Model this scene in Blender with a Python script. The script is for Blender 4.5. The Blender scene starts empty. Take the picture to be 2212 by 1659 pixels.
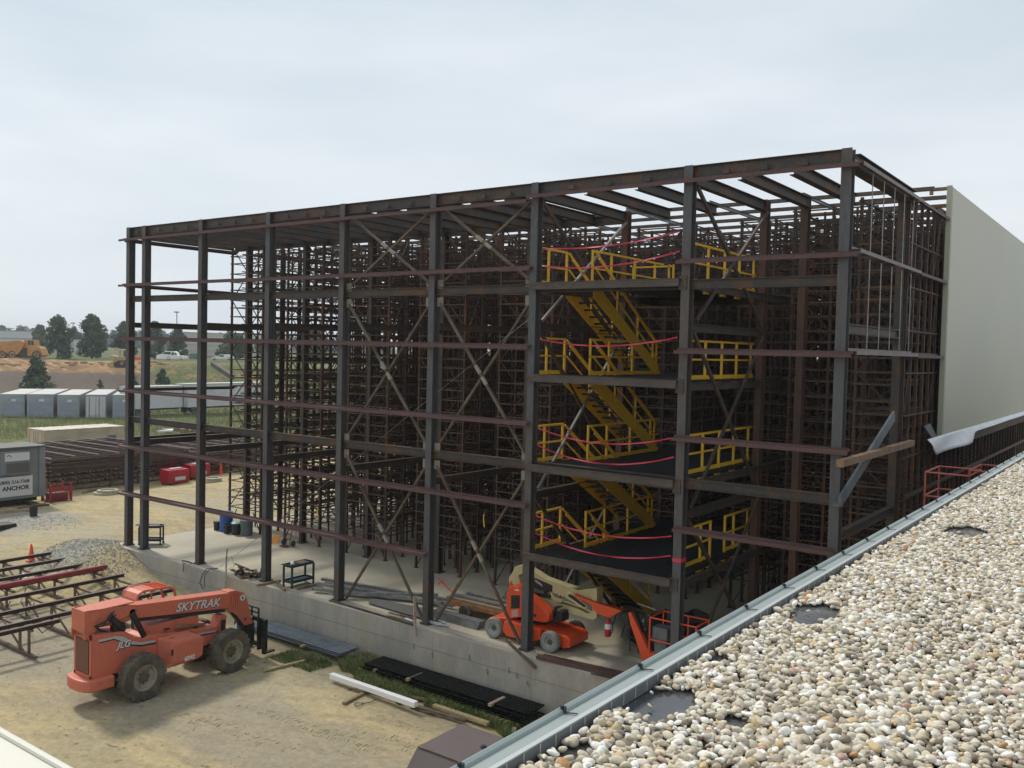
import bpy, bmesh, math, random
from mathutils import Vector, Matrix, noise
random.seed(7)
S = bpy.context.scene
COL = S.collection
R = math.radians
# ------------------------------------------------------------------ camera, sky, sun, exposure
CAMZ = 8.9
FPX, HEAD, PITCH, ROLL = 1956.13, R(36.287), R(2.132), R(1.343)
Fv = Vector((-math.sin(HEAD)*math.cos(PITCH), math.cos(HEAD)*math.cos(PITCH), -math.sin(PITCH)))
Rv0 = Vector((math.cos(HEAD), math.sin(HEAD), 0)); Uv0 = Rv0.cross(Fv)
Rv = Rv0*math.cos(ROLL)+Uv0*math.sin(ROLL); Uv = -Rv0*math.sin(ROLL)+Uv0*math.cos(ROLL)
cam = bpy.data.objects.new('camera', bpy.data.cameras.new('camera')); COL.objects.link(cam)
cam.matrix_world = Matrix(((Rv.x, Uv.x, -Fv.x, 0), (Rv.y, Uv.y, -Fv.y, 0), (Rv.z, Uv.z, -Fv.z, CAMZ), (0, 0, 0, 1)))
cam.data.sensor_width = 36; cam.data.lens = 36*FPX/2212; cam.data.clip_start = .05; cam.data.clip_end = 6000
S.camera = cam
SUN_EL, SUN_AZ = R(48), R(80)        # azimuth measured left of +Y
W = bpy.data.worlds.new('World'); S.world = W; W.use_nodes = True
nt = W.node_tree; N = nt.nodes; L = nt.links
bg = N['Background']; sky = N.new('ShaderNodeTexSky'); sky.sky_type = 'NISHITA'; sky.sun_disc = False
sky.sun_elevation = SUN_EL; sky.sun_rotation = -SUN_AZ; sky.air_density = 1.6; sky.dust_density = 3.0
hs = N.new('ShaderNodeHueSaturation'); hs.inputs['Saturation'].default_value = .30; hs.inputs['Value'].default_value = 1.0
L.new(sky.outputs[0], hs.inputs['Color'])
tc = N.new('ShaderNodeTexCoord'); mp = N.new('ShaderNodeMapping'); mp.inputs['Scale'].default_value = (1, 1, 4.5)
nz = N.new('ShaderNodeTexNoise'); nz.inputs['Scale'].default_value = 1.6; nz.inputs['Detail'].default_value = 6; nz.inputs['Roughness'].default_value = .52
cr = N.new('ShaderNodeValToRGB'); cr.color_ramp.elements[0].position = .30; cr.color_ramp.elements[1].position = .72
cr.color_ramp.elements[0].color = (4.1, 4.85, 5.55, 1); cr.color_ramp.elements[1].color = (6.15, 6.55, 6.9, 1)
L.new(tc.outputs['Generated'], mp.inputs[0]); L.new(mp.outputs[0], nz.inputs['Vector']); L.new(nz.outputs['Fac'], cr.inputs[0])
mx = N.new('ShaderNodeMix'); mx.data_type = 'RGBA'; mx.inputs[0].default_value = .88
L.new(hs.outputs[0], mx.inputs[6]); L.new(cr.outputs[0], mx.inputs[7]); L.new(mx.outputs[2], bg.inputs[0]); bg.inputs[1].default_value = .11
sun = bpy.data.objects.new('sun', bpy.data.lights.new('sun', 'SUN')); COL.objects.link(sun)
sun.data.energy = 2.3; sun.data.angle = R(7); sun.data.color = (1, .93, .82)
sd = Vector((-math.sin(SUN_AZ)*math.cos(SUN_EL), math.cos(SUN_AZ)*math.cos(SUN_EL), math.sin(SUN_EL)))
sun.rotation_euler = sd.to_track_quat('Z', 'Y').to_euler(); sun.location = (0, 0, 60)
S.view_settings.view_transform = 'Standard'; S.view_settings.look = 'None'; S.view_settings.exposure = 0.34; S.view_settings.gamma = 1
S.render.engine = 'CYCLES'; S.cycles.max_bounces = 6; S.cycles.diffuse_bounces = 3

# ------------------------------------------------------------------ helpers
def ray(px, py): return Fv+Rv*((px-1106)/FPX)-Uv*((py-829.5)/FPX)
def at(q, z): d = ray(*q); return Vector((0, 0, CAMZ))+d*((z-CAMZ)/d.z)
def onX(q, X): d = ray(*q); return Vector((0, 0, CAMZ))+d*(X/d.x)
def onY(q, Y): d = ray(*q); return Vector((0, 0, CAMZ))+d*(Y/d.y)
def zz(x0, y0, k): return lambda x, y: ((x0+x*k)/1.15732, (y0+y*k)/1.15732)
def V(*a): return Vector(a)
Z = V(0, 0, 1); X_ = V(1, 0, 0); Y_ = V(0, 1, 0)
class MB:
    def __init__(s): s.v = []; s.f = []
    def add(s, vs, fs):
        n = len(s.v); s.v += [tuple(p) for p in vs]; s.f += [tuple(i+n for i in q) for q in fs]; return s
    def box(s, x0, x1, y0, y1, z0, z1):
        return s.add([(x, y, z) for x in (x0, x1) for y in (y0, y1) for z in (z0, z1)],
                     [(0, 1, 3, 2), (4, 6, 7, 5), (0, 4, 5, 1), (2, 3, 7, 6), (0, 2, 6, 4), (1, 5, 7, 3)])
    def bar(s, a, b, w, h, up=Z, off=(0, 0)):
        a = Vector(a); b = Vector(b); d = (b-a).normalized(); up = Vector(up)
        if abs(d.dot(up)) > .99: up = X_ if abs(d.x) < .9 else Y_
        sd_ = d.cross(up).normalized(); u = sd_.cross(d).normalized(); o = sd_*off[0]+u*off[1]; vs = []
        for p in (a, b):
            for i, j in ((-1, -1), (1, -1), (1, 1), (-1, 1)): vs.append(p+o+sd_*(w/2*i)+u*(h/2*j))
        return s.add(vs, [(0, 1, 2, 3), (7, 6, 5, 4), (0, 4, 5, 1), (1, 5, 6, 2), (2, 6, 7, 3), (3, 7, 4, 0)])
    def ib(s, a, b, w, h, t=.022, up=Z):          # I or H section, height h along up
        s.bar(a, b, w, t, up, (0, h/2-t/2)); s.bar(a, b, w, t, up, (0, -h/2+t/2)); return s.bar(a, b, t*.7, h-2*t, up)
    def quad(s, a, b, c, d): return s.add([a, b, c, d], [(0, 1, 2, 3)])
    def prism(s, pts, off):
        n = len(pts); off = Vector(off); pts = [Vector(p) for p in pts]
        return s.add(pts+[p+off for p in pts], [tuple(range(n)), tuple(range(2*n-1, n-1, -1))]+[(i, i+n, (i+1) % n+n, (i+1) % n) for i in range(n)])
    def tube(s, pts, r, n=8, r1=None):
        pts = [Vector(p) for p in pts]; m = len(pts); rings = []; up = None
        for i, p in enumerate(pts):
            d = (pts[min(i+1, m-1)]-pts[max(i-1, 0)]).normalized()
            if up is None or abs(up.dot(d)) > .97: up = Z if abs(d.z) < .9 else X_
            a = d.cross(up).normalized(); b = a.cross(d).normalized(); up = b
            rr = r if r1 is None else r+(r1-r)*i/max(1, m-1)
            rings.append([p+(a*math.cos(2*math.pi*k/n)+b*math.sin(2*math.pi*k/n))*rr for k in range(n)])
        vs = [q for g in rings for q in g]; fs = []
        for i in range(m-1):
            for k in range(n): k2 = (k+1) % n; fs.append((i*n+k, i*n+k2, (i+1)*n+k2, (i+1)*n+k))
        fs += [tuple(range(n-1, -1, -1)), tuple((m-1)*n+k for k in range(n))]
        return s.add(vs, fs)
    def lathe(s, prof, c, axis=Z, n=24, closed=False, cap0=True):     # prof: (radius, along axis)
        c = Vector(c); axis = Vector(axis).normalized(); a = axis.orthogonal().normalized(); b = axis.cross(a); vs = []; m = len(prof)
        for r, h in prof:
            for k in range(n): vs.append(c+axis*h+(a*math.cos(2*math.pi*k/n)+b*math.sin(2*math.pi*k/n))*r)
        fs = []
        for i in range(m if closed else m-1):
            i2 = (i+1) % m
            for k in range(n): k2 = (k+1) % n; fs.append((i*n+k, i*n+k2, i2*n+k2, i2*n+k))
        if not closed:
            if cap0 and prof[0][0] > 1e-4: fs.append(tuple(range(n-1, -1, -1)))
            if prof[-1][0] > 1e-4: fs.append(tuple((m-1)*n+k for k in range(n)))
        return s.add(vs, fs)
    def build(s, name, m, parent=None, smooth=False, bevel=0, local=False):
        me = bpy.data.meshes.new(name); vs = s.v
        if parent is not None and not local:
            p = parent
            while p.parent: p = p.parent
            o = p.location; vs = [(x-o.x, y-o.y, z-o.z) for x, y, z in vs]
        me.from_pydata(vs, [], s.f); me.materials.append(m)
        b = bmesh.new(); b.from_mesh(me); bmesh.ops.recalc_face_normals(b, faces=b.faces)
        if smooth:
            for f in b.faces: f.smooth = True
            for e in b.edges:
                if len(e.link_faces) == 2 and e.calc_face_angle(0) > .7: e.smooth = False
        b.to_mesh(me); b.free()
        ob = bpy.data.objects.new(name, me); COL.objects.link(ob)
        if parent is not None: ob.parent = parent
        if bevel:
            md = ob.modifiers.new('bevel', 'BEVEL'); md.width = bevel; md.segments = 2; md.limit_method = 'ANGLE'; md.harden_normals = False
        return ob
def tag(o, label=None, cat=None, group=None, kind=None):
    if label: o['label'] = label
    if cat: o['category'] = cat
    if group: o['group'] = group
    if kind: o['kind'] = kind
    return o
def thing(name, label, cat, loc=(0, 0, 0), group=None, rz=0):
    o = bpy.data.objects.new(name, None); COL.objects.link(o); o.location = loc; o.rotation_euler = (0, 0, rz); o.empty_display_size = .2
    return tag(o, label, cat, group)
def copy_tree(o, parent=None):
    c = o.copy(); COL.objects.link(c)
    if parent is not None: c.parent = parent
    for ch in list(o.children): copy_tree(ch, c)
    return c
def text_mesh(name, txt, m, size, org, xdir, ydir, parent, ext=.004, shear=0, bold=0):
    cu = bpy.data.curves.new('t', 'FONT'); cu.body = txt; cu.size = size; cu.extrude = ext; cu.shear = shear; cu.offset = bold; cu.align_x = 'CENTER'; cu.align_y = 'CENTER'; cu.resolution_u = 3
    o = bpy.data.objects.new('t', cu); me = bpy.data.meshes.new_from_object(o)
    xd = Vector(xdir).normalized(); yd = Vector(ydir).normalized(); zd = xd.cross(yd); p = parent
    while p.parent: p = p.parent
    off = Vector(org)-p.location
    for v in me.vertices: v.co = off+xd*v.co.x+yd*v.co.y+zd*v.co.z
    me.materials.clear(); me.materials.append(m); me.name = name
    ob = bpy.data.objects.new(name, me); COL.objects.link(ob); ob.parent = parent
    bpy.data.objects.remove(o); bpy.data.curves.remove(cu); return ob
def mat(name, col, rough=.6, metal=0, col2=None, scale=3., thr=(.45, .65), fine=None, fscale=40, bump=0, bscale=30, spec=.5, stretch=(1, 1, 1), col3=None, thr3=(.55, .7), scale3=1., coat=0):
    m = bpy.data.materials.new(name); m.use_nodes = True; t = m.node_tree; n = t.nodes; l = t.links; b = n['Principled BSDF']
    b.inputs['Roughness'].default_value = rough; b.inputs['Metallic'].default_value = metal; b.inputs['Specular IOR Level'].default_value = spec; b.inputs['Coat Weight'].default_value = coat
    b.inputs['Base Color'].default_value = (*col, 1); m.diffuse_color = (*col, 1)
    tc = n.new('ShaderNodeTexCoord'); mpp = n.new('ShaderNodeMapping'); mpp.inputs['Scale'].default_value = stretch; l.new(tc.outputs['Object'], mpp.inputs[0])
    cur = None
    def layer(c_in, c2, sc, th, det=5):
        nn = n.new('ShaderNodeTexNoise'); nn.inputs['Scale'].default_value = sc; nn.inputs['Detail'].default_value = det; nn.inputs['Roughness'].default_value = .6; l.new(mpp.outputs[0], nn.inputs['Vector'])
        mr = n.new('ShaderNodeMapRange'); mr.inputs[1].default_value = th[0]; mr.inputs[2].default_value = th[1]; l.new(nn.outputs['Fac'], mr.inputs[0])
        mi = n.new('ShaderNodeMix'); mi.data_type = 'RGBA'; l.new(mr.outputs[0], mi.inputs[0])
        if c_in is None: mi.inputs[6].default_value = (*col, 1)
        else: l.new(c_in, mi.inputs[6])
        mi.inputs[7].default_value = (*c2, 1); return mi.outputs[2]
    if col2: cur = layer(None, col2, scale, thr)
    if col3: cur = layer(cur, col3, scale3, thr3, 7)
    if fine:
        nn = n.new('ShaderNodeTexNoise'); nn.inputs['Scale'].default_value = fscale; nn.inputs['Detail'].default_value = 4; l.new(mpp.outputs[0], nn.inputs['Vector'])
        mr = n.new('ShaderNodeMapRange'); mr.inputs[1].default_value = .3; mr.inputs[2].default_value = .7; mr.inputs[3].default_value = 1-fine; mr.inputs[4].default_value = 1+fine; l.new(nn.outputs['Fac'], mr.inputs[0])
        h = n.new('ShaderNodeHueSaturation'); l.new(mr.outputs[0], h.inputs['Value'])
        if cur is None: h.inputs['Color'].default_value = (*col, 1)
        else: l.new(cur, h.inputs['Color'])
        cur = h.outputs[0]
    if cur is not None: l.new(cur, b.inputs['Base Color'])
    if bump:
        nn = n.new('ShaderNodeTexNoise'); nn.inputs['Scale'].default_value = bscale; nn.inputs['Detail'].default_value = 5; l.new(mpp.outputs[0], nn.inputs['Vector'])
        bp = n.new('ShaderNodeBump'); bp.inputs['Strength'].default_value = bump; bp.inputs['Distance'].default_value = .05; l.new(nn.outputs['Fac'], bp.inputs['Height']); l.new(bp.outputs[0], b.inputs['Normal'])
    return m
M = {}
M['col'] = mat('grey_mill_steel', (.088, .088, .094), .55, .25, (.11, .075, .055), 1.1, (.5, .75), .18, 14, stretch=(1, 1, .25))
M['beam'] = mat('weathered_steel_beam', (.060, .053, .048), .6, .2, (.135, .066, .034), 1.6, (.48, .7), .2, 12)
M['girt'] = mat('red_oxide_primer', (.105, .050, .047), .6, 0, (.075, .040, .037), 2., (.4, .7), .15, 20)
M['rack'] = mat('rusty_rack_steel', (.062, .038, .028), .65, .1, (.15, .055, .023), .55, (.5, .68), .25, 9)
M['palegrey'] = mat('pale_grey_rod', (.21, .205, .19), .7)
M['rackrail'] = mat('rack_rail_steel', (.105, .078, .060), .55, .25, (.22, .095, .032), .8, (.54, .64), .25, 9)
M['galv'] = mat('galvanised_steel', (.3, .31, .31), .4, .5, (.2, .205, .21), 6, (.4, .6), .1, 30)
M['yellow'] = mat('safety_yellow_paint', (.82, .49, .03), .42, 0, (.68, .39, .03), 2.5, (.5, .8), .05, 20)
M['grating'] = mat('black_bar_grating', (.018, .019, .021), .5, .3, (.04, .042, .046), 8, (.5, .7), .2, 60)
M['tape'] = mat('red_caution_tape', (.55, .04, .085), .5)
M['panel'] = mat('cream_wall_panel', (.45, .435, .335), .42, 0, (.42, .41, .325), .25, (.35, .7))
M['membrane'] = mat('white_membrane', (.80, .80, .82), .5, 0, (.68, .69, .72), 1.2, (.4, .7))
M['black'] = mat('black_painted_steel', (.014, .015, .018), .5, 0, (.035, .033, .03), 4, (.5, .75), .2, 20)
M['rubber'] = mat('dusty_tyre_rubber', (.07, .062, .05), .9, 0, (.15, .13, .095), 3, (.4, .65), .2, 40, .3, 60)
M['rim'] = mat('dusty_rim', (.3, .27, .2), .7, 0, (.16, .14, .11), 5, (.45, .7))
M['brace'] = mat('brace_steel', (.14, .108, .078), .65, .1, (.09, .06, .045), 2, (.42, .6), .2, 12)
M['gus'] = mat('gusset_primer', (.22, .20, .165), .7)
M['edge'] = mat('edge_channel_steel', (.105, .082, .068), .6, .1, (.075, .058, .048), 2, (.42, .6), .2, 12, stretch=(.4, 1, 1))
M['sidegirt'] = mat('pale_side_girt', (.19, .155, .15), .55, .1, (.15, .12, .115), 2)
M['darkbeam'] = mat('dark_brown_joist', (.055, .034, .034), .55, .1, (.09, .05, .035), 2)
M['redpipe'] = mat('dark_red_pipe', (.24, .022, .035), .5, 0, (.30, .06, .06), 3, (.5, .7))
M['pinkwood'] = mat('pinkish_wood', (.42, .31, .25), .8)
M['white2'] = mat('peeling_white', (.38, .36, .30), .8, 0, (.2, .19, .16), 8)
M['deck'] = mat('blue_grey_decking', (.24, .275, .31), .42, .3, (.19, .22, .25), 2)
M['grating2'] = mat('black_grating_stack', (.018, .018, .019), .55, .2, (.035, .034, .033), 6)
M['whitebeam'] = mat('bright_white_beam', (.85, .85, .84), .4)
M['hood'] = mat('brown_hood', (.10, .075, .075), .5, .1, (.085, .065, .065), 1.5, (.3, .7), .04, 20)
M['whiteroof'] = mat('off_white_roof', (.60, .585, .51), .55)
M['redrail'] = mat('faded_red_rail', (.32, .075, .055), .6, 0, (.24, .06, .05), 3)
M['wagon'] = mat('wagon_orange', (.36, .14, .04), .7, 0, (.2, .1, .05), 4)
M['stud'] = mat('dull_stud', (.17, .18, .18), .5, .4)
M['grey2'] = mat('dark_sheet', (.15, .155, .155), .45, .3)
M['lifttyre'] = mat('grey_lift_tyre', (.21, .22, .21), .85, 0, (.26, .25, .21), 6)
M['liftrim'] = mat('pale_rim', (.36, .37, .36), .55, .1, (.2, .2, .19), 5)
M['tlid'] = mat('pale_teal_lid', (.16, .28, .33), .5)
M['sand2'] = mat('churned_sand', (.37, .30, .175), .95)
M['palebar'] = mat('pale_frame_bar', (.24, .19, .18), .55, .2)
M['rack2'] = mat('brown_frame_stack', (.075, .045, .035), .7, .1, (.12, .065, .04), 2)
M['red2'] = mat('red_bin_paint', (.42, .018, .032), .45, 0, (.33, .02, .03), 1)
M['cream'] = mat('cream_container', (.46, .39, .28), .65, 0, (.38, .32, .24), 1.2); M['creamtop'] = mat('cream_top', (.60, .55, .44), .6, 0, (.5, .45, .35), 1)
M['trail'] = mat('grey_trailer_side', (.36, .37, .39), .45, .3, (.30, .31, .33), .6); M['trailtop'] = mat('trailer_roof', (.46, .46, .43), .6, 0, (.38, .38, .35), .3); M['trailwhite'] = mat('white_trailer', (.58, .57, .58), .5, 0, (.5, .48, .49), .4); M['door2'] = mat('blue_grey_door', (.26, .29, .34), .5, 0, (.33, .36, .4), .5, stretch=(1, 1, 3))
M['amber'] = mat('amber_machine', (.50, .24, .05), .55, 0, (.34, .17, .06), .9); M['amber2'] = mat('amber_rim', (.52, .28, .10), .6); M['darkmach'] = mat('dark_machine', (.05, .04, .035), .7); M['sandpaint'] = mat('sand_machine', (.48, .34, .14), .6, 0, (.3, .2, .1), 2)
M['greenbox'] = mat('green_cabinet', (.09, .17, .14), .5); M['shedcream'] = mat('shed_cream', (.50, .45, .39), .7); M['shedwhite'] = mat('shed_white', (.52, .54, .52), .7); M['shedtrim'] = mat('shed_trim', (.38, .35, .32), .7)
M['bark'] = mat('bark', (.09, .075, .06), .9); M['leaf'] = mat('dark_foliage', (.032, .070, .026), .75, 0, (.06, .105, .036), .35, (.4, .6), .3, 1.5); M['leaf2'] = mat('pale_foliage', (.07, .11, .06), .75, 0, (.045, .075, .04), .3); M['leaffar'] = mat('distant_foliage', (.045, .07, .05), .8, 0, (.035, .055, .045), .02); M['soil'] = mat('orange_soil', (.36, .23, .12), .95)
M['orange'] = mat('faded_orange_paint', (.56, .145, .085), .5, 0, (.47, .135, .09), 1.8, (.4, .7), .07, 9, col3=(.30, .13, .085), thr3=(.66, .8), scale3=2.2)
M['orange2'] = mat('bright_orange_paint', (.72, .085, .02), .35, 0, (.6, .075, .025), 2, (.5, .8), .06, 10)
M['khaki'] = mat('cream_boom_paint', (.53, .47, .26), .45, 0, (.44, .385, .21), 2, (.5, .75), .06, 10)
M['white'] = mat('white_paint', (.78, .78, .76), .5)
M['sign'] = mat('sign_white', (.62, .63, .64), .6)
M['tansteel'] = mat('tan_rusty_steel', (.20, .145, .095), .7, .1, (.13, .09, .06), 2, (.42, .6), .2, 12)
M['hand'] = mat('dark_red_frame', (.12, .02, .02), .5)
M['wood'] = mat('weathered_lumber', (.26, .19, .105), .8, 0, (.16, .115, .07), 3, (.4, .7), .15, 30, stretch=(1, 1, 1))
M['woodnew'] = mat('fresh_lumber', (.42, .33, .18), .8, 0, (.33, .25, .13), 4, (.4, .7), .1, 30)
M['red'] = mat('red_paint', (.36, .018, .028), .45, 0, (.28, .02, .03), 2, (.5, .7))
M['cone'] = mat('orange_cone_plastic', (.85, .10, .035), .5)
# ------------------------------------------------------------------ terrain
def interp(x, t):
    if x <= t[0][0]: return t[0][1]
    for (a, b), (c, d) in zip(t, t[1:]):
        if x <= c: return b+(d-b)*(x-a)/(c-a)
    return t[-1][1]
def sm(x): x = max(0, min(1, x)); return x*x*(3-2*x)
def zg(x, y):
    zN = interp(x, [(-60, -.35), (-48, -.3), (-40, -.15), (-37, -.2), (-34, -.7), (-31, -1.0), (-25, -1.40), (-14, -1.75), (0, -1.8)])
    zS = interp(x, [(-60, -.6), (-45, -1.1), (-36, -1.3), (-24, -1.43), (-14, -1.6), (0, -1.6)])
    z = zS+(zN-zS)*sm((y-16.5)/5.5)
    d = math.hypot(x+36.6, (y-20.8)*1.0); z += .55*sm(1-d/3.2)*(1 if y < 21.4 else .3)
    u = -.87*x+.49*y; w = .49*x+.87*y
    z += -.35*sm((u-75)/30)
    h = 4.95+.6*noise.noise(V(u*.03, w*.03, 0))
    top = 184+14*noise.noise(V(w*.02, 3, 0))*.4
    z += h*sm((u-(top-4))/20)
    z += 1.1*sm(1-abs(u-212)/9)*sm(1-abs(w+14)/16)          # dirt berm
    if u > 60: z += .25*noise.noise(V(x*.12, y*.12, 5))
    z += .035*noise.noise(V(x*.7, y*.7, 1))+.015*noise.noise(V(x*2.6, y*2.6, 2))
    return z
def axis_vals(segs):
    o = []
    for a, b, st in segs:
        n = max(1, round((b-a)/st)); o += [a+(b-a)*i/n for i in range(n)]
    o.append(segs[-1][1]); return o
gx = axis_vals([(-3000, -600, 300), (-600, -260, 20), (-260, -140, 2.5), (-140, -60, 2.5), (-60, -40, .6), (-40, -10, .28), (-10, 10, 2), (10, 600, 60)])
gy = axis_vals([(-300, -20, 40), (-20, 4, 3), (4, 26, .28), (26, 60, .8), (60, 170, 2.5), (170, 300, 10), (300, 900, 60), (900, 3400, 300)])
g = MB(); nx_ = len(gx)
g.v = [(x, y, zg(x, y)) for y in gy for x in gx]
g.f = [(j*nx_+i, j*nx_+i+1, (j+1)*nx_+i+1, (j+1)*nx_+i) for j in range(len(gy)-1) for i in range(nx_-1)]
def ground_mat():
    m = bpy.data.materials.new('sandy_ground'); m.use_nodes = True; t = m.node_tree; n = t.nodes; l = t.links; b = n['Principled BSDF']; b.inputs['Roughness'].default_value = .95; b.inputs['Specular IOR Level'].default_value = .15
    tc = n.new('ShaderNodeTexCoord'); sx = n.new('ShaderNodeSeparateXYZ'); l.new(tc.outputs['Object'], sx.inputs[0])
    def noi(sc, det=5, ro=.6, st=None):
        q = n.new('ShaderNodeTexNoise'); q.inputs['Scale'].default_value = sc; q.inputs['Detail'].default_value = det; q.inputs['Roughness'].default_value = ro
        if st: mm = n.new('ShaderNodeMapping'); mm.inputs['Scale'].default_value = st; mm.inputs['Rotation'].default_value = (0, 0, R(-25)); l.new(tc.outputs['Object'], mm.inputs[0]); l.new(mm.outputs[0], q.inputs['Vector'])
        else: l.new(tc.outputs['Object'], q.inputs['Vector'])
        return q.outputs['Fac']
    def mr(v, a, b_, c=0, d=1):
        q = n.new('ShaderNodeMapRange'); q.interpolation_type = 'SMOOTHSTEP'
        for i, x in enumerate((a, b_, c, d)): q.inputs[i+1].default_value = x
        l.new(v, q.inputs[0]); return q.outputs[0]
    def ma(op, a, b_=None):
        q = n.new('ShaderNodeMath'); q.operation = op
        for i, x in enumerate((a, b_)):
            if x is None: continue
            if isinstance(x, (int, float)): q.inputs[i].default_value = x
            else: l.new(x, q.inputs[i])
        return q.outputs[0]
    def mix(f, a, b_):
        q = n.new('ShaderNodeMix'); q.data_type = 'RGBA'; l.new(f, q.inputs[0])
        for i, x in ((6, a), (7, b_)):
            if isinstance(x, tuple): q.inputs[i].default_value = (*x, 1)
            else: l.new(x, q.inputs[i])
        return q.outputs[2]
    X, Y = sx.outputs[0], sx.outputs[1]
    u = ma('ADD', ma('MULTIPLY', X, -.87), ma('MULTIPLY', Y, .49)); w = ma('ADD', ma('MULTIPLY', X, .49), ma('MULTIPLY', Y, .87))
    c = mix(mr(noi(.22, 5, .6, (1, 2.6, 1)), .42, .62), (.45, .365, .205), (.36, .305, .19))
    c = mix(mr(noi(.8, 6, .65, (1, 3, 1)), .5, .68), c, (.32, .27, .175))
    c = mix(mr(noi(.1, 3), .5, .62), c, (.38, .335, .23))
    # grey hard standing near the stacked frames and the lift
    gm = ma('MULTIPLY', mr(ma('ADD', Y, ma('MULTIPLY', noi(.35), 5)), 18.6, 20.2, 1, 0), mr(ma('ADD', Y, ma('MULTIPLY', noi(.5), 4)), 14.6, 15.8))
    c = mix(ma('MULTIPLY', gm, .55), c, (.27, .25, .205))
    # gravel by the slab corner and along its left side
    d1 = ma('SQRT', ma('ADD', ma('POWER', ma('ADD', X, 38.3), 2), ma('POWER', ma('MULTIPLY', ma('ADD', Y, -20.6), 1.0), 2)))
    gr = ma('MAXIMUM', mr(ma('ADD', d1, ma('MULTIPLY', noi(.8), 2.5)), 2.2, 4.2, 1, 0), ma('MULTIPLY', mr(ma('ADD', X, ma('MULTIPLY', noi(.7), 3)), -37.2, -36.2), mr(Y, 21, 22)))
    d2 = ma('SQRT', ma('ADD', ma('POWER', ma('ADD', X, 46.6), 2), ma('POWER', ma('ADD', Y, -22.3), 2)))
    gr = ma('MAXIMUM', gr, mr(ma('ADD', d2, ma('MULTIPLY', noi(.6), 4)), 3.4, 5.6, 1, 0))
    vor = n.new('ShaderNodeTexVoronoi'); vor.inputs['Scale'].default_value = 9; l.new(tc.outputs['Object'], vor.inputs['Vector'])
    gv = mix(mr(noi(7, 6, .8), .4, .6), (.33, .315, .27), (.25, .24, .205)); gv = mix(mr(vor.outputs['Distance'], .1, .6), (.35, .335, .29), gv)
    wv = n.new('ShaderNodeTexWave'); wv.inputs['Scale'].default_value = .32; wv.inputs['Distortion'].default_value = 7; wv.inputs['Detail'].default_value = 3; wv.inputs['Detail Scale'].default_value = .6; wm = n.new('ShaderNodeMapping'); wm.inputs['Rotation'].default_value = (0, 0, R(62)); l.new(tc.outputs['Object'], wm.inputs[0]); l.new(wm.outputs[0], wv.inputs['Vector'])
    c = mix(ma('MULTIPLY', ma('MULTIPLY', mr(wv.outputs['Fac'], .80, .93), mr(noi(3.2, 5, .8), .35, .6)), .5), c, (.29, .24, .155))
    c = mix(gr, c, gv)
    # verge grass, brown netted bank, orange soil and grass beyond
    gc = mix(mr(noi(.35, 6, .7), .38, .62), (.10, .125, .04), (.22, .19, .09)); gc = mix(mr(noi(3, 4), .4, .6), gc, (.07, .09, .028))
    far = mr(ma('ADD', u, ma('MULTIPLY', noi(.09), 22)), 93, 97); c = mix(far, c, gc)
    bank = mr(ma('ADD', u, ma('MULTIPLY', noi(.05), 4)), 150, 160)
    bc = mix(mr(noi(1.2, 3, .5, (.3, 4, 1)), .3, .7), (.125, .10, .082), (.155, .125, .10)); c = mix(bank, c, bc)
    soil = mix(mr(noi(.22, 7, .7), .38, .62), (.33, .20, .10), (.20, .12, .062)); soil = mix(mr(noi(.35, 5, .7, (.4, 3, 1)), .52, .62), soil, (.42, .30, .17))
    c = mix(mr(ma('ADD', u, ma('MULTIPLY', noi(.06), 10)), 196, 198), c, soil)
    rt = mr(ma('ADD', w, ma('MULTIPLY', noi(.08), 12)), 11, 16); rt = ma('MULTIPLY', rt, bank)
    g2 = mix(mr(noi(.13, 6, .7), .46, .6), (.105, .135, .05), (.30, .19, .10)); g2 = mix(mr(noi(1.2, 4), .4, .65), g2, (.08, .10, .035)); c = mix(rt, c, g2)
    c = mix(mr(u, 226, 232), c, (.10, .12, .05))
    fn = noi(5, 8, .75); h = n.new('ShaderNodeHueSaturation'); l.new(mr(fn, .3, .7, .84, 1.14), h.inputs['Value']); l.new(c, h.inputs['Color']); c = h.outputs[0]
    sp = mr(noi(2.3, 3, .5), .69, .73); c = mix(ma('MULTIPLY', sp, .6), c, (.12, .10, .07))
    l.new(c, b.inputs['Base Color'])
    bp = n.new('ShaderNodeBump'); bp.inputs['Strength'].default_value = .5; bp.inputs['Distance'].default_value = .08; l.new(ma('ADD', noi(6, 8, .7), ma('MULTIPLY', noi(.9, 5, .6, (1, 3, 1)), 1.2)), bp.inputs['Height']); l.new(bp.outputs[0], b.inputs['Normal'])
    return m
M['ground'] = ground_mat()
tag(g.build('ground', M['ground'], smooth=True), kind='structure')

# ------------------------------------------------------------------ concrete slab on its retaining wall
M['slab'] = mat('slab_concrete', (.43, .395, .30), .75, 0, (.35, .325, .255), .35, (.42, .62), .05, 14, col3=(.44, .385, .26), thr3=(.52, .66), scale3=.22)
M['wall'] = mat('wall_concrete', (.39, .36, .305), .85, 0, (.31, .29, .25), 1.2, (.42, .62), .07, 18, .15, 12, stretch=(1, 1, .35), col3=(.42, .33, .2), thr3=(.56, .72), scale3=.5)
SX0, SX1, SY0, SY1 = -37.3, -5.0, 21.42, 60
sl = MB(); xs = [SX0+(SX1-SX0)*i/40 for i in range(41)]
sl.box(SX0, SX1, SY0+.25, SY1, -.28, 0)
tag(sl.build('slab', M['slab'], bevel=.02), kind='structure')
w = MB(); w.box(SX0-.003, SX1, SY0, SY0+.247, -2.2, -.004); w.box(SX0, SX0+.25, SY0+.25, SY1, -2.2, -.282)
wl = w.build('retaining_wall', M['wall'], bevel=.025)
tag(wl, 'long poured grey concrete retaining wall carrying the slab edge', 'wall')
j = MB()
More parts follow.
